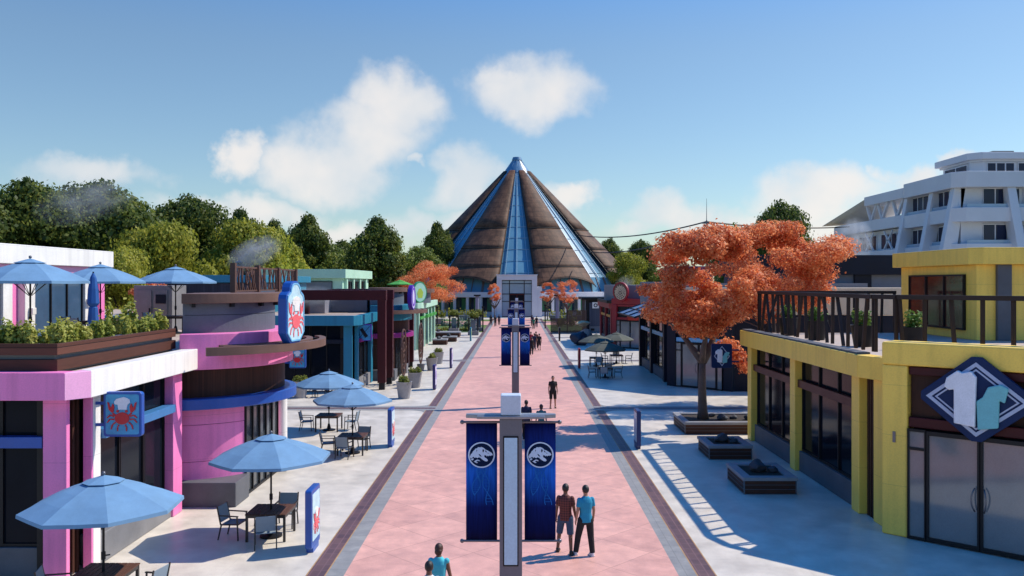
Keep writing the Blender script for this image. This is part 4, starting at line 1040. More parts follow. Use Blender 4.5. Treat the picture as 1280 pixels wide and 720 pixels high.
def art3(r,u):
    m = MB(); m.plate([(-.3,.5),(.3,.5),(.42,1.1),(.1,1.5),(-.2,1.45),(-.42,1.0)],(0,0,0),u,Z3,.136,.15); m.build('leaf_mark', mat('lime_mark',(.35,.5,.06),.5), r)
tower_sign('green rimmed sign with a lime leaf on the pale green shop roof',(-10.2,87.2,4.87),(.75,-.66),mat('green_frame',(.03,.28,.12),.4),mat('mint_face',(.35,.62,.50),.4),MATS['green_frame'],1.9,2.2,art=art3)
# round spiral sign on the red shop
r = local(thing('round_sign','round red rimmed sign with cream spiral rings above the red shop corner','sign',(10.9,88.8,4.9),0)); n = Vector((-.68,-.73,0)).normalized(); u = Vector((-n.y,n.x,0))
MB().plate(circ(0,1.1,.98,1.02,32),(0,0,0),u,Z3,-.15,.10).build('frame', REDP, r, bevel=.02)
MB().plate(circ(0,1.1,.80,.84,32),(0,0,0),u,Z3,.101,.115).build('face', mat('spiral_brown',(.10,.05,.035),.5), r)
sp = MB()
for k in range(4): sp.strip(circ(.02*k,1.1-.04*k,.12+.17*k,.12+.17*k,24),circ(.02*k,1.1-.04*k,.20+.17*k,.20+.17*k,24),(0,0,0),u,Z3,.116,.13)
for k in range(14):
    a = 2*math.pi*k/14; sp.plate(seg((.35*math.cos(a),1.1+.35*math.sin(a)),(.74*math.cos(a+.35),1.1+.74*math.sin(a+.35)),.03,.06),(0,0,0),u,Z3,.115,.126)
sp.build('spiral', mat('spiral_cream',(.60,.48,.33),.5), r)
r = local(thing('hut_sign','small round tan sign hanging on the grey door of the black hut','sign',(12.0,116.7,2.9))); MB().plate(circ(0,.4,.40,.40,20),(0,0,0),(1,0,0),Z3,0,.08).build('disc', mat('tan_disc',(.40,.25,.12),.5,.3), r); MB().box(-.5,.5,.002,.06,.55,.65).build('arm', BLACK, r)
r = local(thing('hut_panel_sign','white square sign with a dark ring above the hut door','sign',(10.85,116.9,3.4))); MB().box(-.45,.45,-.04,.06,0,.85).build('panel', WHITE, r); rg = MB(); rg.strip(circ(0,.42,.15,.15),circ(0,.42,.27,.27),(0,-.04,0),(1,0,0),Z3,.001,.015); rg.build('ring_mark', NAVY, r)

# free-standing slab signs beside the kerb
def slab_sign(label, loc, body, face, mark, side, group='slab signs along the kerbs'):
    r = local(thing('slab_sign', label, 'sign', loc, 0, group))
    MB().plate(rrect(-.46,.12,.46,1.62,.07),(0,0,0),(0,1,0),Z3,-.085,.085).build('body', body, r, bevel=.02)
    MB().box(-.09,.09,-.30,.30,0,.14).build('foot', body, r, bevel=.01)
    for sg in (-1,1):
        f = MB().plate(rrect(-.38,.30,.38,1.50,.04),(0,0,0),(0,sg,0),Z3,.086,.094).build('face', face, r)
        if mark == 'crab': crab(r,(0,0,.72),(0,sg,0),.36,.094,CRABL,True,WHITE)
        elif mark is not None: MB().plate(circ(0,.95,.22,.30),(0,0,0),(0,sg,0),Z3,.095,.10).build('emblem', mark, r)
    return r
slab_sign('nearest blue slab sign with a coral crab by the left kerb',(-5.32,21.8,0),BLUEP,SIGNW,'crab',1)
slab_sign('blue slab sign with crab beside the second pair of parasols',(-5.36,35.6,0),BLUEP,SIGNW,'crab',1)
VI = mat('indigo_paint',(.02,.012,.12),.35,.1); 
slab_sign('indigo slab sign by the left kerb in front of the maroon portals',(-5.40,54.6,0),VI,MATS['lilac_face'],MATS['violet_mark'],1)
slab_sign('indigo slab sign by the left kerb beyond the maroon portals',(-5.42,68.4,0),VI,MATS['lilac_face'],MATS['violet_mark'],1)
slab_sign('teal slab sign by the left kerb near the lawn',(-5.6,100.4,0),TEAL,MATS['mint_face'],MATS['lime_mark'],1)
slab_sign('navy slab sign with a pale face by the right kerb beside the maple planter',(5.02,35.2,0),mat('deep_blue',(.01,.03,.14),.4),SIGNW,LAV,-1)
slab_sign('red slab sign by the right kerb beside the olive parasols',(5.0,68.2,0),REDP,MATS['spiral_cream'],MATS['spiral_brown'],-1)
slab_sign('black slab sign by the right kerb beside the boulders',(5.0,100.4,0),BLACK,CONC,NAVY,-1)

# ================================================================== lamp posts with banners
def banner_mat():
    m = bpy.data.materials.new('banner_print'); m.use_nodes = True; nt = m.node_tree; N = nt.nodes; L = nt.links; b = N['Principled BSDF']
    tc = N.new('ShaderNodeTexCoord'); sp = N.new('ShaderNodeSeparateXYZ'); L.new(tc.outputs['Object'], sp.inputs[0])
    mr = N.new('ShaderNodeMapRange'); mr.inputs['From Min'].default_value = 2.32; mr.inputs['From Max'].default_value = 4.40; L.new(sp.outputs[2], mr.inputs['Value'])
    cr = N.new('ShaderNodeValToRGB'); L.new(mr.outputs[0], cr.inputs[0]); e = cr.color_ramp.elements
    e[0].position = 0; e[0].color = (.003,.004,.035,1); e[1].position = 1; e[1].color = (.004,.006,.06,1)
    for p, c in ((.28,(.004,.012,.10)),(.50,(.010,.10,.50)),(.60,(.014,.13,.60)),(.74,(.006,.03,.22))):
        x = e.new(p); x.color = (*c,1)
    mp = N.new('ShaderNodeMapping'); mp.inputs['Scale'].default_value = (14,1,.9); L.new(tc.outputs['Object'], mp.inputs[0])
    n = N.new('ShaderNodeTexNoise'); n.inputs['Scale'].default_value = 2.5; n.inputs['Detail'].default_value = 4; L.new(mp.outputs[0], n.inputs['Vector'])
    r = N.new('ShaderNodeMapRange'); r.inputs['From Min'].default_value = .3; r.inputs['From Max'].default_value = .7; r.inputs['To Min'].default_value = .7; r.inputs['To Max'].default_value = 1.25; L.new(n.outputs['Fac'], r.inputs['Value'])
    v = N.new('ShaderNodeVectorMath'); v.operation = 'SCALE'; L.new(cr.outputs[0], v.inputs[0]); L.new(r.outputs[0], v.inputs['Scale']); L.new(v.outputs[0], b.inputs['Base Color'])
    b.inputs['Roughness'].default_value = .8; b.inputs['Specular IOR Level'].default_value = .08; return m
BAN = banner_mat(); HEL = mat('banner_helix',(.016,.14,.48),.8,.3,3,spec=.08); LOGO = mat('banner_logo',(.52,.66,.82),.6,.06,3); LOGOD = mat('banner_logo_field',(.004,.014,.05),.8,spec=.1)
LIGHTP = mat('lamp_diffuser',(.45,.64,.76),.3,.05,2); POSTM = mat('post_grey',(.145,.145,.165),.42,.12,1.5,.03); CAPM = mat('post_cap',(.55,.62,.70),.4,.06)
def lamp_post():
    t = local(thing('lamp_post','','lamp post',(0,0,0),0,'banner lamp posts down the middle of the path'))
    MB().box(-.30,.30,-.30,.30,0,.10).build('base', CONC, t, bevel=.02)
    MB().box(-.20,.20,-.16,.16,.10,4.50).build('post', POSTM, t, bevel=.012)
    for sg in (-1,1):
        f = MB(); f.plate(rrect(-.135,1.90,.135,4.20,.01),(0,sg*.16,0),(-sg,0,0),Z3,.001,.010); f.build('lamp_panel_frame', BLACK, t)
        MB().plate(rrect(-.115,1.93,.115,4.17,.01),(0,sg*.16,0),(-sg,0,0),Z3,.011,.02).build('lamp_panel', LIGHTP, t)
    MB().box(-.18,.18,-.16,.16,4.56,4.92).build('cap', CAPM, t, bevel=.02)
    a = MB(); a.box(-.60,.60,-.19,.19,4.503,4.555); a.plate([(-.8,-.05),(-.6,-.10),(.6,-.10),(.8,-.05),(.8,.05),(.6,.10),(-.6,.10),(-.8,.05)],(0,0,4.50),(1,0,0),(0,1,0),.0,.07)
    a.build('cross_arm', mat('arm_steel',(.30,.31,.34),.35,.1,2,metal=.5), t, bevel=.01)
    for sx in (-1,1):
        X = lambda a: sx*a
        for z in (4.42,2.30):
            MB().tube((X(.20),0,z),(X(.86),0,z),.022,n=10).ball((X(.87),0,z),.04,2).build('banner_rod', STEEL, t, smooth=True, autosmooth=True)
        x0, x1 = sorted((X(.245),X(.80)))
        bm = MB(); nz = 14; nx = 6
        g = [[bm.bm.verts.new((x0+(x1-x0)*i/nx, .014*math.sin(5*j/nz+sx)*math.sin(math.pi*j/nz)+.006*math.sin(i*1.4), 2.32+(4.40-2.32)*j/nz)) for i in range(nx+1)] for j in range(nz+1)]
        for j in range(nz):
            for i in range(nx): bm.bm.faces.new((g[j][i],g[j][i+1],g[j+1][i+1],g[j+1][i]))
        bo = bm.build('banner', BAN, t, smooth=True); so = bo.modifiers.new('t','SOLIDIFY'); so.thickness = .012; so.offset = 0
        for sg in (-1,1):
            u = (-sg,0,0); O = ((x0+x1)/2, sg*.032, 3.84)
            w = MB(); w.plate(circ(0,0,.222,.215,32),O,u,Z3,0,.003); w.build('emblem_field', LOGOD, bo)
            w = MB(); w.strip(circ(0,0,.215,.208,40),circ(0,0,.240,.230,40),O,u,Z3,.001,.006)
            K = .240/112
            T = lambda P: [((x-742)*K*.97,(357-y)*K*.97) for x,y in P]
            head = [(641,372),(650,352),(662,340),(668,326),(680,316),(690,302),(704,300),(712,290),(730,292),(742,288),(756,294),(768,302),(778,312),(795,318),(815,330),(830,340),(838,352),(834,362),(826,358),(820,366),(812,360),(804,368),(797,362),(788,368),(780,360),(768,358),(764,368),(772,380),(782,384),(792,394),(798,402),(788,412),(772,410),(758,402),(744,392),(732,380),(718,376),(706,384),(694,376),(684,382),(672,372),(660,382),(650,388)]
            w.plate(T(head),O,u,Z3,.003,.008)
            w.plate(T([(652,392),(668,384),(676,392),(666,402),(656,402)]),O,u,Z3,.003,.008); w.plate(T([(676,412),(690,404),(706,396),(722,400),(730,410),(718,408),(708,406),(696,414),(712,422),(700,426),(688,420)]),O,u,Z3,.003,.008)
            w.build('emblem', LOGO, bo)
            k = MB()
            for P in ([(752,306),(764,312),(762,326),(754,336),(750,322)],[(772,314),(784,326),(790,336),(776,330)],[(794,336),(806,344),(796,344)],[(700,310),(706,318),(698,330)],[(716,348),(730,352),(744,372),(728,366)]): k.plate(T(P),O,u,Z3,.0085,.0105)
            k.build('emblem_hollow', LOGOD, bo)
            # double helices printed on the cloth
            h = MB()
            for (cx, z0, z1, A, ph) in ((-.13,3.12,3.56,.07,0),(.15,2.95,3.62,.06,1.2),(.0,3.35,3.68,.05,.4)):
                for s2 in (1,-1):
                    pr = None
                    for j in range(25):
                        z = z0+(z1-z0)*j/24; p = (cx+.10*math.sin((z-z0)*2.2)*(1 if cx < 0 else -1)+s2*A*math.sin((z-z0)*9+ph), z-3.84)
                        if pr: h.plate(seg(pr,p,.013,.013),O,u,Z3,0,.0015+.0004*s2)
                        pr = p
                for j in range(1,12):
                    z = z0+(z1-z0)*j/12; s3 = A*math.sin((z-z0)*9+ph); cxx = cx+.10*math.sin((z-z0)*2.2)*(1 if cx < 0 else -1)
                    if abs(s3) > .02: h.plate(seg((cxx-s3,z-3.84),(cxx+s3,z-3.84),.007,.007),O,u,Z3,0,.0008)
            h.build('helix_print', HEL, bo)
    return t
LP = lamp_post()
for i, (y, lab) in enumerate(((15.0,'nearest grey lamp post with two blue banners, filling the middle foreground'),(47.0,'second banner lamp post, just behind the nearest one'),(79.0,'third banner lamp post down the path'),(111.0,'farthest banner lamp post, before the cone entrance'))):
    place(LP, i == 0, (-.12,y,0), 0, lab)

# ================================================================== parasols, tables, chairs
def parasol(clothm, r=1.6, ze=2.16, zt=2.74):
    t = local(thing('parasol','','parasol')); cl = MB(); n = 8
    def ring(rr, z, sag): return [cl.bm.verts.new((rr*math.cos(a)*(1 if k % 2 == 0 else sag), rr*math.sin(a)*(1 if k % 2 == 0 else sag), z-.006*rr*(k % 2))) for k, a in enumerate([math.pi*i/n for i in range(2*n)])]
    prof = [(.36,zt-.09),(.75,zt-.215),(1.15,zt-.37),(r,ze)]
    rs = [ring(a,z,.920) for a, z in prof]; rs.append([cl.bm.verts.new((v.co.x*1.003,v.co.y*1.003,v.co.z-.07)) for v in rs[-1]])
    for a, b in zip(rs, rs[1:]):
        for i in range(2*n): cl.bm.faces.new((a[i],b[i],b[(i+1)%(2*n)],a[(i+1)%(2*n)]))
    c = cl.build('canopy', clothm, t); so = c.modifiers.new('t','SOLIDIFY'); so.thickness = .012; so.offset = 1
    v = MB(); ap = v.bm.verts.new((0,0,zt+.05)); rr = [v.bm.verts.new((.42*math.cos(math.pi*i/4),.42*math.sin(math.pi*i/4),zt-.075)) for i in range(8)]
    for i in range(8): v.bm.faces.new((ap,rr[i],rr[(i+1)%8]))
    vo = v.build('vent_cap', clothm, t); so = vo.modifiers.new('t','SOLIDIFY'); so.thickness = .012; so.offset = 1
    MB().tube((0,0,.05),(0,0,zt+.02),.028,.024,12).tube((0,0,1.0),(0,0,1.16),.045,.045,10).bar((0,0,1.08),(.13,0,1.08),.025).build('pole', BLACK, t)
    MB().lathe((0,0,0),[(.30,0),(.30,.05),(.10,.09),(.05,.30),(.04,.32)],20).build('base', BLACK, t)
    MB().ball((0,0,zt+.10),.045,2).build('finial', STEEL, t, smooth=True)
    for k in range(8):
        a = math.pi*k/4; p = lambda rr, z: (rr*math.cos(a),rr*math.sin(a),z)
        MB().bar(p(.05,zt-.06),p(r*.98,ze-.015),.02,.025).bar(p(.04,1.75),p(.8,zt-.30),.014).build('rib', BLACK, t)
    return t
BLUEC = mat('blue_canvas',(.135,.27,.43),.8,.18,1.2,.15,90); OLIVE = mat('olive_canvas',(.075,.085,.065),.8,.15,1.2,.15,90); GREENC = mat('green_canvas',(.06,.32,.05),.8,.1,1.2)
TABW = plank_mat('table_wood',(.045,.020,.014),(.13,.06,.04),.137,'X',.4)
SLING = mat('sling_fabric',(.20,.26,.32),.7,.08,4,.2,160); SLINGP = mat('pale_sling_fabric',(.42,.42,.40),.7,.08,4,.2,160)
CHF = mat('bronze_frame',(.028,.022,.020),.4,.1,3)
def table():
    t = local(thing('cafe_table','','table')); s = MB()
    for k in range(8): s.box(-.548+k*.137+.007,-.548+(k+1)*.137-.007,-.55,.55,.715,.745)
    s.build('tabletop', TABW, t, bevel=.005)
    a = MB(); a.box(-.53,.53,-.53,-.49,.64,.713).box(-.53,.53,.49,.53,.64,.713).box(-.53,-.49,-.489,.489,.64,.713).box(.49,.53,-.489,.489,.64,.713); a.build('apron', CHF, t)
    for x in (-.5,.5):
        for y in (-.5,.5): MB().box(x-.03,x+.03,y-.03,y+.03,0,.713).build('leg', CHF, t)
    return t
def chair(fab):
    t = local(thing('cafe_chair','','chair'))      # faces -Y locally: back at +Y
    s = MB(); s.hexa([(-.25,-.25,.415),(.25,-.25,.415),(.25,.22,.40),(-.25,.22,.40),(-.25,-.25,.435),(.25,-.25,.435),(.25,.22,.42),(-.25,.22,.42)]); s.build('seat', fab, t, bevel=.006)
    b = MB(); b.hexa([(-.25,.22,.47),(.25,.22,.47),(.25,.235,.47),(-.25,.235,.47),(-.25,.315,.88),(.25,.315,.88),(.25,.33,.88),(-.25,.33,.88)]); b.build('backrest', fab, t, bevel=.006)
    fr = MB(); fr.bar((-.27,-.26,.43),(-.27,.23,.41),.03).bar((.27,-.26,.43),(.27,.23,.41),.03).bar((-.27,-.26,.42),(.27,-.26,.42),.025).bar((-.27,.225,.41),(-.27,.33,.90),.03).bar((.27,.225,.41),(.27,.33,.90),.03); fr.build('frame', CHF, t)
    for x in (-.27,.27):
        MB().bar((x,-.27,0),(x,-.24,.64),.032).build('leg', CHF, t); MB().bar((x,.30,0),(x,.20,.43),.032).build('leg', CHF, t)
        MB().bar((x,-.27,.645),(x,.27,.655),.045,.025).build('armrest', CHF, t)
    return t
PB = parasol(BLUEC); TB = table(); CB = chair(SLING); CP = chair(SLINGP); PO = parasol(OLIVE,1.55,2.05,2.62)
GP = 'blue parasols over the cafe tables'; GT = 'slatted cafe tables'; GC = 'sling armchairs round the cafe tables'
first = {}
def put(proto, loc, rz, label, group):
    f = proto.name not in first; first[proto.name] = 1
    return place(proto, f, loc, rz, label, group)
def ring_chair(proto, tx, ty, ang, dist, label, jitter=0, z=0):
    """chair at direction ang (degrees from -Y towards +X) from the table, facing it"""
    a = R(ang); x = tx+dist*math.sin(a); y = ty-dist*math.cos(a)
    return put(proto, (x,y,z), a+math.pi+R(jitter), label, GC)
sets = [(-8.85,17.95,'nearest parasol at the lower left, in front of the pink columns','under the nearest parasol',[(-80,.95,'chair left of the table %s',6),(85,1.0,'chair right of the table %s',-8)]),
        (-6.72,22.9,'parasol beside the nearest crab slab sign','beside the nearest crab slab sign',[(-84,1.0,'chair left of the table %s',-14),(8,.92,'front chair of the table %s, its back to us',8),(172,.95,'chair behind the table %s',6)]),
        (-6.70,34.1,'front parasol of the pair beyond the round pink tower','under the front parasol beyond the tower',[(-90,1.0,'chair left of the table %s',8),(-8,.95,'front chair of the table %s, its back to us',-4),(168,.95,'chair behind the table %s',0)]),
        (-8.85,39.4,'rear parasol of the pair beyond the round pink tower','under the rear parasol beyond the tower',[(-92,1.05,'chair left of the table %s',5),(95,1.05,'chair right of the table %s',-10)])]
for x, y, pl_, un, chs in sets:
    put(PB,(x,y,0),.2+x*.31+y*.17,'blue '+pl_,GP); put(TB,(x,y,0),0,'dark slatted cafe table '+un,GT)
    for a, d, l, j in chs: ring_chair(CB,x,y,a,d,('blue grey sling '+l % un).replace(', its back to us','').replace('the table ',''),j)
zf = 4.80
for x, y, lab in ((-13.75,23.7,'blue parasol at the left edge of the pink roof terrace'),(-15.2,30.6,'middle blue parasol on the pink roof terrace'),(-14.25,35.0,'right hand blue parasol on the pink roof terrace')):
    put(PB,(x,y,zf),.1+y*.23,lab,GP)
for x, y, l in ((-15.2,30.6,'under the middle roof terrace parasol'),(-14.25,35.0,'under the right roof terrace parasol')):
    put(TB,(x,y,zf),0,'dark slatted table '+l,GT)
    ring_chair(CB,x,y,-20,.95,'blue grey sling front chair '+l,5,zf); ring_chair(CB,x,y,-92,.95,'blue grey sling left chair '+l,0,zf); ring_chair(CB,x,y,88,.95,'blue grey sling right chair '+l,0,zf)
GO = 'olive parasols on the right plaza'
for x, y, lab, un, chs in ((6.4,61.4,'nearest olive parasol left of the black shop','under the nearest olive parasol',[(-85,.95,'left'),(-10,.95,'front'),(90,.95,'right'),(165,.95,'rear')]),
        (8.5,72.3,'right hand olive parasol beyond the nearest one','under the right hand olive parasol',[(-88,1.0,'left'),(90,1.05,'right'),(175,.95,'rear')]),
        (6.55,70.0,'left hand olive parasol beyond the nearest one','under the left hand olive parasol',[(5,.9,'front')])):
    put(PO,(x,y,0),.2,lab,GO); put(TB,(x,y,0),0,'dark slatted cafe table '+un,GT)
    for a, d, w in chs: ring_chair(CP,x,y,a,d,'pale sling %s chair %s' % (w,un),random.Random(a).uniform(-8,8))
for k in range(5): put(CP,(-13.4+k*.75,50.9,0),math.pi,'pale sling chair, number %s from the left in the row before the teal shop front' % ('one','two','three','four','five')[k],GC)
# folded parasol on the terrace and the green one far off
t = local(thing('folded_parasol','folded dark blue parasol hanging beside the terrace windows','parasol',(-14.75,29.2,zf)))
MB().lathe((0,0,0),[(.05,.55),(.20,.62),(.17,1.0),(.15,1.25),(.12,1.28),(.20,1.4),(.17,1.9),(.10,2.3),(.03,2.45)],9).build('canopy', mat('deep_blue_canvas',(.01,.09,.32),.8,.2), t)
MB().tube((0,0,.05),(0,0,2.5),.028).build('pole', BLACK, t); MB().lathe((0,0,0),[(.28,0),(.28,.05),(.05,.1)],16).build('base', BLACK, t)
PG = parasol(GREENC,1.35,2.0,2.4); place(PG,True,(-12.4,88.6,4.80),0,'bright green parasol on the roof of the pale green shop','green parasols')
# ================================================================== maroon portal frames before the teal shop
GF = 'maroon portal frames before the teal shop'
for y, lab in ((54.5,'nearest maroon steel portal frame before the teal shop'),(57.6,'second maroon steel portal frame before the teal shop'),(66.0,'third maroon steel portal frame before the teal shop'),(69.0,'farthest maroon steel portal frame before the teal shop')):
    t = thing('portal_frame',lab,'portal',(-8.8,y,0),0,GF)
    MB().box(-9.06,-8.54,y-.24,y+.24,.45,5.80).build('column', MAROON, t, bevel=.012)
    MB().box(-8.98,-8.62,y-.17,y+.17,0,.45).build('foot', BLACK, t)
    MB().box(-14.9,-8.5,y-.26,y+.26,5.80,6.45).build('beam', MAROON, t, bevel=.012)
    MB().box(-14.75,-14.3,y-.22,y+.22,4.8,5.80).build('column', MAROON, t, bevel=.012)

# lattice screen on the rear roof of the restaurant
t = thing('lattice_screen','rust brown branching lattice screen on the roof behind the round tower','screen',(-10.0,29.6,6.55))
rnd = random.Random(12); xs = -10.05
for k in range(4):
    y = 29.7+k*2.75; MB().box(xs-.09,xs+.09,y-.09,y+.09,6.0 if k == 0 else 6.3,7.62-.03*k).build('post', mat('rust_steel',(.10,.045,.032),.5,.2), t)
    if k == 3: continue
    pn = MB(); y0 = y+.09; y1 = y+2.66
    pn.bar((xs,y0,7.48),(xs,y1,7.48),.06).bar((xs,y0,6.62),(xs,y1,6.62),.06)
    for j in range(11):
        a = y0+(y1-y0)*(j+.5)/11; l = rnd.uniform(-.28,.28); m_ = rnd.uniform(-.28,.28); zm = rnd.uniform(6.9,7.2); am = min(max(a+l,y0),y1)
        pn.bar((xs,a,6.62),(xs,am,zm),.05); pn.bar((xs,am,zm),(xs,min(max(am+m_,y0),y1),7.48),.05)
        if j % 2: pn.bar((xs,am,zm),(xs,min(max(am-m_*1.4,y0),y1),7.48),.03)
    pn.build('panel', MATS['rust_steel'], t)

# steel plant cabinet at the terrace end
t = thing('plant_cabinet','grey steel cabinet with doors and a louvre at the end of the pink roof terrace','cabinet',(-16.0,37.6,4.8))
MB().box(-17.0,-15.3,37.2,38.8,4.8,6.8).build('housing', mat('cabinet_grey',(.20,.19,.19),.45,.15), t, bevel=.02)
d = MB().box(-16.9,-16.2,37.15,37.2,4.85,6.6).build('door', MATS['cabinet_grey'], t); MB().box(-16.3,-16.25,37.11,37.15,5.6,5.8).build('handle', BLACK, d)
MB().box(-16.1,-15.5,37.15,37.2,4.85,6.6).build('door', MATS['cabinet_grey'], t); MB().box(-16.0,-15.55,37.12,37.15,6.0,6.4).build('louvre', NAVY, t)
# air conditioner by the teal upper storey
t = thing('air_conditioner','grey air conditioner with a round fan on the teal roof','air conditioner',(-23.5,56.9,4.8))
MB().box(-24.2,-22.7,56.6,57.1,5.3,6.4).build('housing', mat('ac_grey',(.30,.32,.35),.5,.1), t, bevel=.03)
f = MB(); f.strip(circ(0,0,.30,.30),circ(0,0,.42,.42),(-23.75,56.6,5.85),(1,0,0),Z3,.001,.03)
for k in range(5): a = k*math.pi/2.5; f.plate(seg((.04*math.cos(a),.04*math.sin(a)),(.3*math.cos(a),.3*math.sin(a)),.05,.16),(-23.75,56.6,5.85),(1,0,0),Z3,.001,.02)
f.build('fan', NAVY, t); MB().box(-24.1,-22.8,56.7,57.0,4.8,5.3).build('stand', BLACK, t)

# ================================================================== pots, planters, rocks
POT = mat('pot_concrete',(.30,.29,.30),.7,.15,3,.15)
POTL = leaf_mat('pot_leaves',[(.12,.16,.02),(.25,.28,.05),(.40,.38,.08)],.3)
def pot(r=.48, h=1.0, m=POT, lm=POTL, seed=1, ph=.35, name='plant_pot'):
    t = local(thing(name,'','plant pot')); k = r/.48
    MB().lathe((0,0,0),[(.34*k,0),(.47*k,h*.97),(.50*k,h),(.43*k,h),(.42*k,h*.93)],24).build('pot', m, t, smooth=True, autosmooth=True)
    MB().lathe((0,0,0),[(.40*k,h*.90),(.415*k,h*.935)],16).build('soil', SOIL, t)
    rnd = random.Random(seed); cl = [(rnd.uniform(-.25,.25)*k,rnd.uniform(-.25,.25)*k,h+rnd.uniform(.0,ph*.6),.18*k,.18*k,ph*.6) for _ in range(7)]
    mesh_obj('plant', leaf_cloud(cl,700,.10,seed,inner=.1), lm, t); return t
PT = pot()
for i, (x, y, lab) in enumerate(((-6.8,50.3,'grey pot nearest the middle parasols, before the first maroon portal'),(-6.8,55.6,'grey pot beside the nearest wooden ring trellis'),(-6.8,66.6,'grey pot beside the farther ring trellis'),(-6.8,72.0,'farthest grey pot of the row by the maroon portals'),(-13.1,50.6,'grey pot against the dark plinth of the teal shop'))):
    place(PT, i == 0, (x,y,0), i*1.1, lab, 'round grey plant pots along the left shops')
# wooden ring trellises on small pots
def ring_trellis():
    t = local(thing('ring_trellis','','trellis')); m = mat('trellis_wood',(.11,.055,.040),.6,.25,4)

    for r in (1.0,.72,.44): MB().strip(circ(0,0,r-.05,(r-.05)*1.6,30),circ(0,0,r,r*1.6,30),(0,0,2.2),(0,1,0),Z3,-.04,.04).build('ring', m, t)
    sp = MB()
    for k in range(14):
        a = 2*math.pi*k/14; b = a+.25*(-1)**k; sp.plate(seg((.1*math.cos(a),.16*math.sin(a)),(.98*math.cos(b),1.56*math.sin(b)),.05,.05),(0,0,2.2),(0,1,0),Z3,-.025,.025)
    sp.build('spoke', m, t)
    MB().lathe((0,0,0),[(.22,0),(.32,.55),(.28,.55)],16).build('pot', CONCD, t, smooth=True, autosmooth=True); MB().tube((0,0,.4),(0,0,.72),.05).build('stem', BLACK, t); return t
RT = ring_trellis()
for i, (x,y,lab) in enumerate(((-7.75,57.2,'nearest wooden ring trellis standing on a pot by the maroon portals'),(-7.6,66.0,'farther wooden ring trellis standing on a pot by the maroon portals'))): place(RT, i == 0, (x,y,0), -.06, lab, 'wooden ring trellises')

ROCK = mat('dark_rock',(.045,.05,.065),.75,.35,2.5,.6,14); TANR = mat('tan_rock',(.60,.47,.27),.75,.3,2,.5,12); GREYR = mat('grey_rock',(.30,.29,.28),.8,.3,2,.5,12)
def rock_bm(mb, c, r, seed, sub=3):
    rnd = random.Random(seed); off = [Vector((rnd.uniform(-1,1),rnd.uniform(-1,1),rnd.uniform(-1,1))).normalized() for _ in range(15)]
    res = bmesh.ops.create_icosphere(mb.bm, subdivisions=sub, radius=1)
    for v in res['verts']:
        d = v.co.normalized(); k = 1.0
        for o in off: k = min(k, .64/max(.2,d.dot(o)) if d.dot(o) > .5 else 9)
        v.co = Vector((d.x*r[0]*k+c[0], d.y*r[1]*k+c[1], d.z*r[2]*k+c[2]))
BOARD = plank_mat('planter_boards',(.035,.014,.010),(.10,.042,.028),.155,'Z'); RIM = mat('planter_rim',(.24,.25,.27),.6,.15,2,.15)
def bed(label, x0, x1, y0, y1, seed, rocks, group, h=.56):
    t = thing('planter_box',label,'planter',((x0+x1)/2,(y0+y1)/2,0),0,group)
    b = MB().box(x0+.05,x1-.05,y0+.05,y0+.12,.02,h-.12).box(x0+.05,x1-.05,y1-.12,y1-.05,.02,h-.12).box(x0+.05,x0+.12,y0+.121,y1-.121,.02,h-.12).box(x1-.12,x1-.05,y0+.121,y1-.121,.02,h-.12); b.build('boards', BOARD, t)
    f = MB()
    for z in (.0,.155,.30): f.box(x0+.035,x1-.035,y0+.035,y0+.05,z,z+.012).box(x0+.035,x0+.05,y0+.051,y1-.05,z,z+.012).box(x1-.05,x1-.035,y0+.051,y1-.05,z,z+.012)
    f.box(x0+.03,x0+.065,y0+.03,y0+.065,0,h-.12).box(x1-.065,x1-.03,y0+.03,y0+.065,0,h-.12); f.build('edge_strip', mat('strip_steel',(.10,.11,.13),.4,.1), t)
    r = MB(); w = .30
    r.box(x0,x1,y0,y0+w,h-.12,h).box(x0,x1,y1-w,y1,h-.12,h).box(x0,x0+w,y0+w+.001,y1-w-.001,h-.121,h-.001).box(x1-w,x1,y0+w+.001,y1-w-.001,h-.121,h-.001); r.build('rim', RIM, t, bevel=.015)
    MB().box(x0+.1,x1-.1,y0+.13,y1-.13,.02,h-.06).build('soil', SOIL, t)
    for i, (rx, ry, rr) in enumerate(rocks):
        k = MB(); rock_bm(k,(rx,ry,h-.06+rr*.35),(rr,rr*.9,rr*.75),seed+i); o = k.build('rock', ROCK, None); o.name = 'rock'
        tag(o,'dark rock in the '+['nearest','middle','long maple'][group_i[0]]+' right hand planter, '+('largest of its bed','smaller one at the right','small one at the back','low one at the far right','flat one beside the trunk')[i],'rock','rocks in the right planters')
    return t
group_i = [0]; GB = 'timber planters on the right plaza'
bed('nearest square timber planter with dark rocks, before the yellow shop',7.36,9.15,27.4,29.7,1,[(8.15,28.6,.40),(8.65,28.5,.22)],GB)
group_i[0] = 1; bed('middle square timber planter with dark rocks, before the yellow shop',7.45,9.2,32.8,34.9,5,[(8.25,33.9,.36),(8.7,33.7,.2)],GB)
group_i[0] = 2; bed('long timber planter holding the forked orange maple',7.6,11.6,38.3,41.2,9,[(9.6,39.3,.28),(10.2,39.6,.22),(9.3,40.3,.2),(10.8,39.4,.24)],GB)
group_i[0] = 0
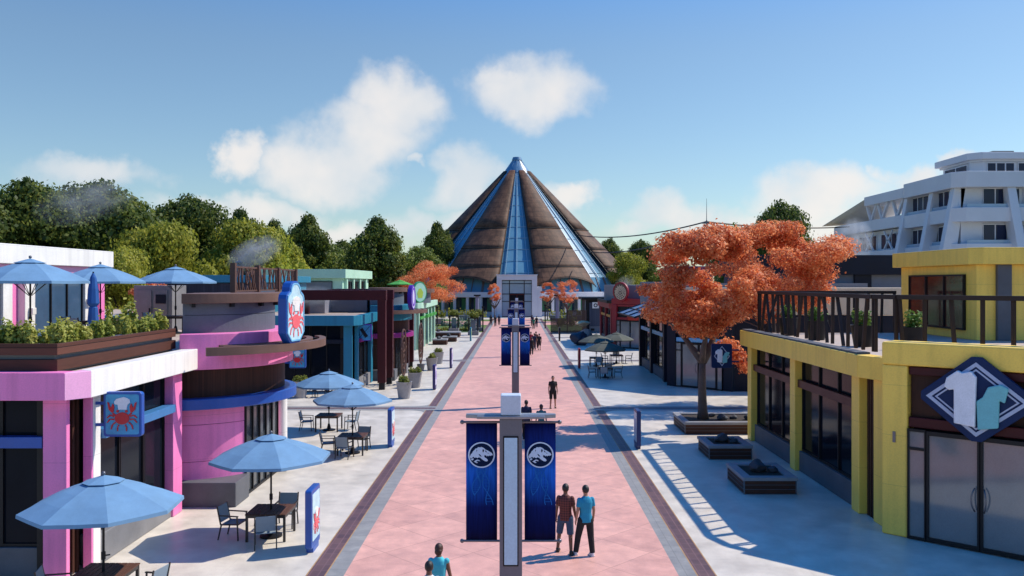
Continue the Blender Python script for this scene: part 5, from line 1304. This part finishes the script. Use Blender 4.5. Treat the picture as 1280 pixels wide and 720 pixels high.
# small dark planters by the left maple
GL = 'dark planters at the left maple'
for i, (x0,x1,y0,y1,lab) in enumerate(((-9.6,-7.9,94,95.8,'nearest dark timber planter below the left orange maple'),(-8.9,-7.2,98.8,100.6,'middle dark timber planter below the left orange maple'),(-11.0,-7.4,107.6,110.4,'dark planter holding the left orange maple'))):
    t = thing('planter_box',lab,'planter',((x0+x1)/2,(y0+y1)/2,0),0,GL); MB().box(x0+.06,x1-.06,y0+.06,y1-.06,0,.5).build('boards', BOARD, t); MB().box(x0,x1,y0,y1,.5,.62).build('rim', RIM, t, bevel=.02)
    k = MB(); rock_bm(k,(x0+.7,(y0+y1)/2,.75),(.35,.35,.25),70+i,2); o = k.build('rock', ROCK); tag(o,'dark rock on the %s planter by the left orange maple' % ('nearest','middle','rearmost')[i],'rock','rocks in the left planters')
# boulders on the right
k = MB(); rock_bm(k,(6.8,93.6,.75),(1.05,.9,.95),31); rock_bm(k,(7.3,93.1,.45),(.75,.6,.6),32); tag(k.build('boulder', mat('blue_black_rock',(.022,.032,.055),.6,.3,1.5,.5,10)),'dark blue black boulder on the right plaza by the kerb','boulder')
k = MB(); rock_bm(k,(8.0,97.6,.9),(1.0,.9,1.1),33); tag(k.build('boulder', GREYR),'rounded grey boulder under the tan slab, right plaza','boulder')
k = MB(); rock_bm(k,(7.6,97.7,2.25),(1.15,.7,.42),34); tag(k.build('boulder', TANR),'flat tan slab rock balanced on the grey boulder','boulder')
# terrace pots on the yellow roof
FLW = leaf_mat('pink_flower_leaves',[(.04,.10,.02),(.10,.20,.03),(.20,.30,.05),(.6,.16,.20)],.3)
FP = pot(.42,.75,BLACK,FLW,5,.5,'flower_pot')
for i, (x,y,lab) in enumerate(((11.4,35.4,'black pot with flowers at the far left of the yellow roof terrace'),(11.6,32.6,'black pot with flowers, second from the left on the yellow roof terrace'),(12.0,29.2,'black pot with pink flowers in the middle of the yellow roof terrace'),(13.2,28.0,'black pot with flowers nearest the yellow upper storey'))): place(FP, i == 0, (x,y,4.70), i, lab, 'black flower pots on the yellow roof terrace')


# lantern planters by the lawn and low benches beyond
for x, y, lab in ((-5.9,112,'black framed lantern planter by the path before the left lawn'),(-5.6,121,'farther black framed lantern planter by the path on the left lawn'),(-9.0,118.8,'grey stone planter with blue flowers on the left lawn edge')):
    t = thing('lantern_planter',lab,'planter',(x,y,0),0,'planters by the lawn')
    MB().box(x-.7,x+.7,y-.7,y+.7,0,.55).build('base', CONC, t, bevel=.03)
    fr = MB()
    for a in (-.6,.6):
        for b in (-.6,.6): fr.box(x+a-.06,x+a+.06,y+b-.06,y+b+.06,.55,2.2)
    fr.box(x-.7,x+.7,y-.7,y+.7,2.2,2.34); fr.build('frame', BLACK, t)
    MB().box(x-.32,x+.32,y-.32,y+.32,.55,2.0).build('core', GLASSB, t)
    mesh_obj('plant', leaf_cloud([(0,0,2.7,.7,.7,.5),(.3,0,2.5,.5,.5,.4)],700,.2,int(x*10)%97,inner=.1), POTL, t)
for x0,x1,y,lab in ((-22,-12.5,141.0,'long low grey stone wall left of the cone forecourt'),(-11,-6.5,156,'short low grey stone wall by the cone steps'),(6,13,156,'low grey stone wall right of the cone steps')):
    t = thing('low_wall',lab,'wall',((x0+x1)/2,y,0)); MB().box(x0,x1,y-.4,y+.4,0,.8).build('wall', CONC, t, bevel=.03); MB().box(x0-.05,x1+.05,y-.45,y+.45,.8,.95).build('coping', RIM, t)
for x,y,lab in ((-11.3,118,'tall dark post lamp on the left lawn'),(-4.9,118.6,'slim dark post at the left path edge near the lawn'),(-7.2,150,'grey pillar left of the cone forecourt'),(7.1,150,'grey pillar right of the cone forecourt'),(4.2,128,'slim dark post at the right path edge by the fence')):
    t = thing('post_lamp',lab,'lamp',(x,y,0),0,'post lamps near the lawn'); r = .35 if 'pillar' in lab else .10; h = 4.6 if 'pillar' in lab else 3.4
    MB().tube((x,y,0),(x,y,h),r,r,12).build('pole', mat('pillar_grey',(.20,.24,.33),.5,.1) if r > .2 else BLACK, t); MB().box(x-r*1.7,x+r*1.7,y-r*1.7,y+r*1.7,h,h+.25).build('head', BLACK, t)

# mast and cables over the right roofs
t = thing('radio_mast','thin grey mast with cables rising behind the orange maple','mast',(27.0,120,0))
MB().tube((27,120,0),(27,120,15.9),.14,.10,8).build('pole', STEEL, t); MB().tube((27,120,15.9),(27,120,19),.05,.02,6).build('aerial', STEEL, t); MB().box(26.2,27.8,119.9,120.1,15.4,15.6).build('crossbar', STEEL, t)
def cable(label, a, b, sag):
    mb = MB(); pts = [Vector(a).lerp(Vector(b),i/16)-Vector((0,0,sag*4*(i/16)*(1-i/16))) for i in range(17)]
    mb.poly_tube(pts,[.10]*17,6); tag(mb.build('cable', BLACK),label,'cable','cables from the mast')
cable('upper cable running from the mast down to the cone roof',(27,120,15.7),(13,185,17.5),1.2)
cable('upper cable running from the mast to the hotel',(27,120,15.7),(50.4,126,15.4),.5)
cable('lower cable from the mast down behind the maple',(26.4,120,14.4),(15,180,13.6),1.2)

# ================================================================== steam plumes from the roof vents
def steam(label, c, r, dens, seed, drift=(0,0)):
    o = MB(); o.ball((0,0,0),1,3); ob = o.build('steam_plume', None or WHITE); ob.data.materials.clear(); ob.location = c; ob.scale = r; ob.rotation_euler = (0,R(drift[0]),R(drift[1]))
    m = bpy.data.materials.new('steam'); m.use_nodes = True; nt = m.node_tree; N = nt.nodes; L = nt.links; N.remove(N['Principled BSDF'])
    pv = N.new('ShaderNodeVolumePrincipled'); pv.inputs['Color'].default_value = (.9,.92,.95,1); pv.inputs['Anisotropy'].default_value = .2
    tc = N.new('ShaderNodeTexCoord'); ln = N.new('ShaderNodeVectorMath'); ln.operation = 'LENGTH'; L.new(tc.outputs['Object'], ln.inputs[0])
    fo = N.new('ShaderNodeMapRange'); fo.inputs['From Min'].default_value = 1.0; fo.inputs['From Max'].default_value = .15; L.new(ln.outputs['Value'], fo.inputs['Value'])
    mp = N.new('ShaderNodeMapping'); mp.inputs['Location'].default_value = (seed,seed*2,0); L.new(tc.outputs['Object'], mp.inputs[0])
    n = N.new('ShaderNodeTexNoise'); n.inputs['Scale'].default_value = 2.2; n.inputs['Detail'].default_value = 5; L.new(mp.outputs[0], n.inputs['Vector'])
    nr = N.new('ShaderNodeMapRange'); nr.inputs['From Min'].default_value = .38; nr.inputs['From Max'].default_value = .7; L.new(n.outputs['Fac'], nr.inputs['Value'])
    mu = N.new('ShaderNodeMath'); mu.operation = 'MULTIPLY'; L.new(fo.outputs[0], mu.inputs[0]); L.new(nr.outputs[0], mu.inputs[1])
    ds = N.new('ShaderNodeMath'); ds.operation = 'MULTIPLY'; ds.inputs[1].default_value = dens; L.new(mu.outputs[0], ds.inputs[0]); L.new(ds.outputs[0], pv.inputs['Density'])
    L.new(pv.outputs[0], N['Material Output'].inputs['Volume']); ob.data.materials.append(m)
    return tag(ob,label,'steam',kind='stuff')
def vent(label, x, y, z):
    t = thing('roof_vent',label,'vent',(x,y,z),0,'roof vents'); MB().tube((x,y,z),(x,y,z+.8),.16,n=14).build('pipe', STEEL, t); MB().lathe((x,y,z+.9),[(.26,0),(.26,.05),(.02,.2)],14).build('hood', STEEL, t); MB().tube((x-.12,y,z+.75),(x-.12,y,z+.92),.015).tube((x+.12,y,z+.75),(x+.12,y,z+.92),.015).build('strut', STEEL, t)
vent('small steel vent on the teal roof behind the lattice screen',-19.9,60,7.45); steam('white steam drifting from the vent behind the lattice screen',(-18.8,60,9.0),(2.3,.9,1.2),2.4,3,(-25,0))
vent('steel vent on the dark store roof by the hotel',24.0,62,8.9); steam('white steam rising before the hotel from the dark store roof',(24.8,62,10.0),(1.5,1.0,1.9),3.2,5)
steam('thin white steam over the teal shop roof inside the maroon portal',(-13.9,57,5.9),(1.9,.8,.9),2.4,7)
steam('faint grey smoke drifting by the far left trees',(-37,72,14),(5.0,1.6,2.2),.42,9,(-15,0))
steam('wisp of steam at the right foot of the cone',(20.5,160,6.8),(2.4,1.0,1.8),.5,11,(-20,0))

# ================================================================== people
def remesh(mb, vox, sm=3):
    me = bpy.data.meshes.new('tmp'); bmesh.ops.recalc_face_normals(mb.bm, faces=mb.bm.faces); mb.bm.to_mesh(me); mb.bm.free()
    o = bpy.data.objects.new('tmp', me); col.objects.link(o)
    m = o.modifiers.new('r','REMESH'); m.mode = 'VOXEL'; m.voxel_size = vox; m.use_smooth_shade = True
    if sm: s = o.modifiers.new('s','SMOOTH'); s.factor = .5; s.iterations = sm
    dg = bpy.context.evaluated_depsgraph_get(); dg.update()
    r = bpy.data.meshes.new_from_object(o.evaluated_get(dg)); bpy.data.objects.remove(o); bpy.data.meshes.remove(me); return r
def cap(mb, p, q, r0, r1, n=14, ends=True):
    mb.tube(p, q, r0, r1, n)
    if ends: mb.ball(p, r0*.99, 2); mb.ball(q, r1*.99, 2)
def loft(mb, rows, n=20):            # rows: (cx, cy, z, rx, ry)
    rg = [[mb.bm.verts.new((cx+rx*math.copysign(abs(math.cos(a))**.85,math.cos(a)), cy+ry*math.copysign(abs(math.sin(a))**.85,math.sin(a)), z)) for a in [2*math.pi*i/n for i in range(n)]] for cx,cy,z,rx,ry in rows]
    for a, b in zip(rg, rg[1:]):
        for i in range(n): mb.bm.faces.new((a[i],a[(i+1)%n],b[(i+1)%n],b[i]))
    mb.bm.faces.new(rg[0][::-1]); mb.bm.faces.new(rg[-1])
POSES = {}
def pose(kind):
    """joints of a 1.76 m figure facing +Y"""
    V = Vector
    if kind == 'stand': L = [V((-.10,0,.93)),V((-.12,.03,.50)),V((-.135,-.02,.085))]; Rr = [V((.10,0,.93)),V((.125,.06,.50)),V((.15,.10,.085))]
    elif kind == 'apart': L = [V((-.10,0,.93)),V((-.17,.08,.50)),V((-.22,.12,.085))]; Rr = [V((.10,0,.93)),V((.13,-.02,.50)),V((.155,-.08,.085))]
    elif kind == 'walk': L = [V((-.09,0,.92)),V((-.10,.20,.52)),V((-.10,.26,.09))]; Rr = [V((.09,0,.92)),V((.10,.02,.49)),V((.10,-.28,.16))]
    else: L = [V((-.09,0,.92)),V((-.10,.02,.49)),V((-.10,-.26,.15))]; Rr = [V((.09,0,.92)),V((.10,.18,.52)),V((.10,.25,.09))]
    sw = {'stand':(.03,.05),'apart':(-.02,.06),'walk':(-.14,.16),'walk2':(.16,-.14)}[kind]
    A = []
    for s, w in ((-1,sw[0]),(1,sw[1])): A.append([V((s*.168,-.01,1.425)),V((s*.222,w*.4-.02,1.145)),V((s*.245,w+.05,.905))])
    return L, Rr, A
def person_meshes(kind, shirt, legs, fem):
    key = (kind, shirt, legs, fem)
    if key in POSES: return POSES[key]
    L, Rr, A = pose(kind); V = Vector; b = MB(); sh = .93 if fem else 1.0
    # body
    loft(b,[(0,0,.84,.10,.08),(0,0,.90,.155,.105),(0,0,1.0,.15,.105),(0,.0,1.10,.128*sh,.095),(0,.0,1.25,.150*sh,.108),(0,-.005,1.37,.170*sh,.105),(0,-.01,1.44,.150*sh,.085),(0,-.01,1.485,.085,.07),(0,-.005,1.52,.055,.058)])
    b.tube((0,-.008,1.46),(0,.005,1.60),.056,.054,14)
    b.ball((0,.012,1.665),(.077,.098,.112),3); b.ball((0,.045,1.605),(.058,.062,.062),2); b.ball((0,.108,1.648),(.013,.020,.026),2)
    for s in (-1,1): b.ball((s*.077,0,1.645),(.012,.022,.032),2); b.ball((s*.030,.098,1.672),(.014,.010,.009),2)
    for leg in (L,Rr):
        cap(b,leg[0],leg[1],.090,.058); cap(b,leg[1],leg[2],.057,.040); b.ball(leg[1]+(leg[2]-leg[1])*.28+V((0,-.018,0)),(.052,.055,.10),2)
        f = leg[2]; b.ball(f+V((0,.06,-.035)),(.045,.125,.045),2)
    for a in A:
        b.ball(a[0],.054,2); cap(b,a[0],a[1],.049,.040); cap(b,a[1],a[2],.040,.027)
        d = (a[2]-a[1]).normalized(); b.ball(a[2]+d*.055,(.022,.038,.052),2)
    body = remesh(b,.013,3)
    h = bmesh.new(); h.from_mesh(body); hm = MB(); hm.bm.free(); hm.bm = h
    for s, a in ((-1,A[0]),(1,A[1])):
        d = (a[2]-a[1]).normalized(); pr = a[2]+d*.075
        for k, (oy, ln) in enumerate(((-.028,.062),(-.010,.074),(.009,.070),(.026,.056))):
            p0 = pr+V((0,oy,0)); p1 = p0+d*ln*.5+V((-s*.006,.004,0)); p2 = p1+d*ln*.45+V((-s*.016,.008,0))
            hm.tube(p0,p1,.0095,.0088,6); hm.tube(p1,p2,.0088,.0065,6)
        t0 = a[2]+d*.03+V((0,.03,0)); t1 = t0+V((-s*.006,.030,-.022)); hm.tube(t0,t1,.0105,.0095,6); hm.tube(t1,t1+d*.03+V((-s*.006,.006,0)),.0095,.0075,6)
    hm.bm.to_mesh(body); hm.bm.free()
    out = {'body': body}
    # shirt
    c = MB(); e = .016
    loft(c,[(0,0,.86,.172,.124),(0,0,.95,.172,.124),(0,0,1.10,.150*sh,.115),(0,0,1.25,.168*sh,.126),(0,-.005,1.37,.182*sh,.122),(0,-.01,1.445,.150*sh,.098),(0,-.01,1.49,.092,.078),(0,-.008,1.515,.066,.066)])
    for a in A:
        if shirt == 'tank': c.ball(a[0]+V((0,0,.005))*1,.064,2)
        else:
            c.ball(a[0],.064,2); k = .62; q = a[0].lerp(a[1],k); c.tube(a[0],q,.063,.060,14)
            if shirt == 'long': c.tube(q,a[1],.064,.055,14); c.ball(a[1],.054,2); c.tube(a[1],a[2],.054,.042,14)
    out['shirt'] = remesh(c,.012,2)
    p = MB(); loft(p,[(0,0,.80,.13,.10),(0,0,.86,.168,.122),(0,0,.93,.166,.118),(0,0,1.00,.155,.112)])
    for leg in (L,Rr):
        if legs == 'long':
            p.ball(leg[0],.102,2); p.tube(leg[0],leg[1],.106,.084,14); p.ball(leg[1],.083,2); p.tube(leg[1],leg[2]+V((0,0,.0)),.082,.068,14); p.ball(leg[1]+(leg[2]-leg[1])*.28+V((0,-.018,0)),(.066,.072,.11),2)
        else:
            p.ball(leg[0],.102,2); p.tube(leg[0],leg[1]+(leg[0]-leg[1])*.02,.106,.086,14)
    out['trousers'] = remesh(p,.013,2)
    f = MB()
    for leg in (L,Rr):
        g = leg[2]; f.ball(g+V((0,.065,-.042)),(.052,.138,.042),2); f.ball(g+V((0,-.01,-.01)),(.050,.056,.062),2); f.box(g.x-.046,g.x+.046,g.y-.06,g.y+.18,max(0,g.z-.085),max(0,g.z-.085)+.03)
    out['shoes'] = remesh(f,.011,2)
    hr = MB(); rr = bmesh.ops.create_icosphere(hr.bm, subdivisions=4, radius=1, matrix=Matrix.Translation((0,.002,1.682)) @ Matrix.Diagonal((.088,.107,.112,1)))
    kill = [v for v in hr.bm.verts if (v.co.y > .055 and v.co.z < 1.735) or v.co.z < (1.60 if not fem else 1.57) or (abs(v.co.x) > .068 and v.co.z < 1.66 and v.co.y > -.03)]
    bmesh.ops.delete(hr.bm, geom=kill, context='VERTS')
    if fem: hr.ball((0,-.07,1.63),(.078,.05,.075),3)
    me = bpy.data.meshes.new('hair'); hr.bm.to_mesh(me); hr.bm.free(); out['hair'] = me
    POSES[key] = out; return out
def person(label, x, y, face, kind, shirt, legs, skin, shirtm, trm, shoem, hairm, h=1.76, fem=False):
    t = thing('person',label,'person',(x,y,.006),R(-face),'people walking on the promenade'); t.scale = (h/1.78,)*3
    ms = person_meshes(kind,shirt,legs,fem)
    for nm, m in (('body',skin),('shirt',shirtm),('trousers',trm),('shoes',shoem),('hair',hairm)):
        me = ms[nm].copy(); me.materials.clear(); me.materials.append(m)
        for p in me.polygons: p.use_smooth = True
        o = bpy.data.objects.new(nm, me); col.objects.link(o); o.parent = t
    return t
SKD = mat('brown_skin',(.16,.075,.045),.5,.08,8); SKL = mat('tan_skin',(.38,.20,.13),.5,.08,8); HB = mat('black_hair',(.010,.008,.007),.5,.3,20,.3,120); HBR = mat('brown_hair',(.05,.018,.010),.45,.3,20,.3,120)
def plaid():
    m = bpy.data.materials.new('plaid_cloth'); m.use_nodes = True; nt = m.node_tree; N = nt.nodes; L = nt.links; b = N['Principled BSDF']
    tc = N.new('ShaderNodeTexCoord'); sp = N.new('ShaderNodeSeparateXYZ'); L.new(tc.outputs['Object'], sp.inputs[0]); outs = []
    for i in (0,2):
        d = N.new('ShaderNodeMath'); d.operation = 'MULTIPLY'; d.inputs[1].default_value = 16; L.new(sp.outputs[i], d.inputs[0])
        f = N.new('ShaderNodeMath'); f.operation = 'FRACT'; L.new(d.outputs[0], f.inputs[0]); g = N.new('ShaderNodeMath'); g.operation = 'GREATER_THAN'; g.inputs[1].default_value = .62; L.new(f.outputs[0], g.inputs[0]); outs.append(g.outputs[0])
    a = N.new('ShaderNodeMath'); a.operation = 'ADD'; L.new(outs[0],a.inputs[0]); L.new(outs[1],a.inputs[1]); h = N.new('ShaderNodeMath'); h.operation = 'MULTIPLY'; h.inputs[1].default_value = .5; L.new(a.outputs[0],h.inputs[0])
    cr = N.new('ShaderNodeMix'); cr.data_type = 'RGBA'; cr.inputs[6].default_value = (.16,.045,.035,1); cr.inputs[7].default_value = (.030,.012,.014,1); L.new(h.outputs[0],cr.inputs[0]); L.new(cr.outputs[2], b.inputs['Base Color']); b.inputs['Roughness'].default_value = .85; return m
cloth = lambda n, c: mat(n, c, .85, .12, 6, .2, 60)
PL = plaid(); DEN = cloth('denim_cloth',(.035,.07,.13)); BLK = cloth('black_cloth',(.012,.012,.014)); TEE = cloth('teal_cloth',(.015,.26,.42)); CYN = cloth('cyan_cloth',(.06,.48,.58)); WHT = cloth('white_cloth',(.62,.62,.66)); NVY = cloth('navy_cloth',(.012,.02,.06)); RDC = cloth('red_cloth',(.30,.02,.035)); BRC = cloth('brown_cloth',(.16,.06,.035)); GRC = cloth('green_cloth',(.02,.20,.12)); SHB = mat('dark_shoe',(.012,.012,.013),.5,.1); SHW = mat('white_shoe',(.65,.65,.66),.5,.1)
person('man in brown plaid shirt and denim shorts standing right of the nearest banner',1.22,21.4,12,'apart','short','short',SKD,PL,DEN,SHB,HB,1.78)
person('man in a bright teal t-shirt and black trousers beside the plaid shirted man',1.72,21.25,-14,'apart','short','long',SKL,TEE,BLK,SHW,HB,1.78)
person('man in black t-shirt and black shorts standing alone on the right of the path',1.95,46.4,175,'stand','short','short',SKL,BLK,BLK,SHB,HB,1.77)
person('man in navy top behind the cap of the nearest lamp post',.38,36.9,0,'walk','short','long',SKD,NVY,BLK,SHB,HB,1.76)
person('woman in dark teal top walking right of the nearest lamp post cap',1.02,36.3,0,'walk2','short','long',SKL,cloth('sea_cloth',(.02,.14,.16)),DEN,SHB,HBR,1.66,True)
person('woman in a sleeveless cyan top at the bottom edge',-1.57,16.75,4,'walk','tank','long',SKD,CYN,BLK,SHW,HBR,1.70,True)
person('person in a white and navy top at the bottom edge, left of the cyan top',-1.66,15.75,-5,'walk2','short','long',SKD,WHT,NVY,SHB,HB,1.68)
for x, y, kind, sm, tm, sk, h, lab, lg in ((1.40,88.5,'walk',RDC,BLK,SKD,1.78,'person in a red top in the far group right of the second post','long'),(1.72,86.5,'walk2',NVY,NVY,SKD,1.74,'person in navy in the far group right of the second post','long'),(1.95,89.0,'stand',BRC,BLK,SKL,1.78,'person in a brown top in the far group right of the second post','long'),
    (2.22,86.0,'walk2',BLK,BLK,SKL,1.74,'rightmost person of the far group, in black shorts','short'),(1.34,80.6,'walk',BLK,BLK,SKD,1.72,'nearest person of the far group, in dark clothes','long'),(2.40,126,'walk',GRC,BLK,SKL,1.74,'far person in a green top on the right half of the path','long'),(2.95,131,'walk2',BLK,NVY,SKD,1.76,'far person in dark clothes right of the green top','long'),(2.35,135,'stand',NVY,BLK,SKD,1.78,'far person in navy behind the green top','long'),
    (-4.35,137,'stand',BLK,BLK,SKD,1.76,'leftmost dark figure at the far left path edge','long'),(-3.55,134,'walk',BLK,BLK,SKL,1.76,'middle dark figure at the far left of the path','long'),(-3.05,138,'walk2',NVY,BLK,SKD,1.76,'right dark figure of the three at the far left of the path','long')):
    person(lab,x,y,0,kind,'short',lg,sk,sm,tm,SHB,HB,h)
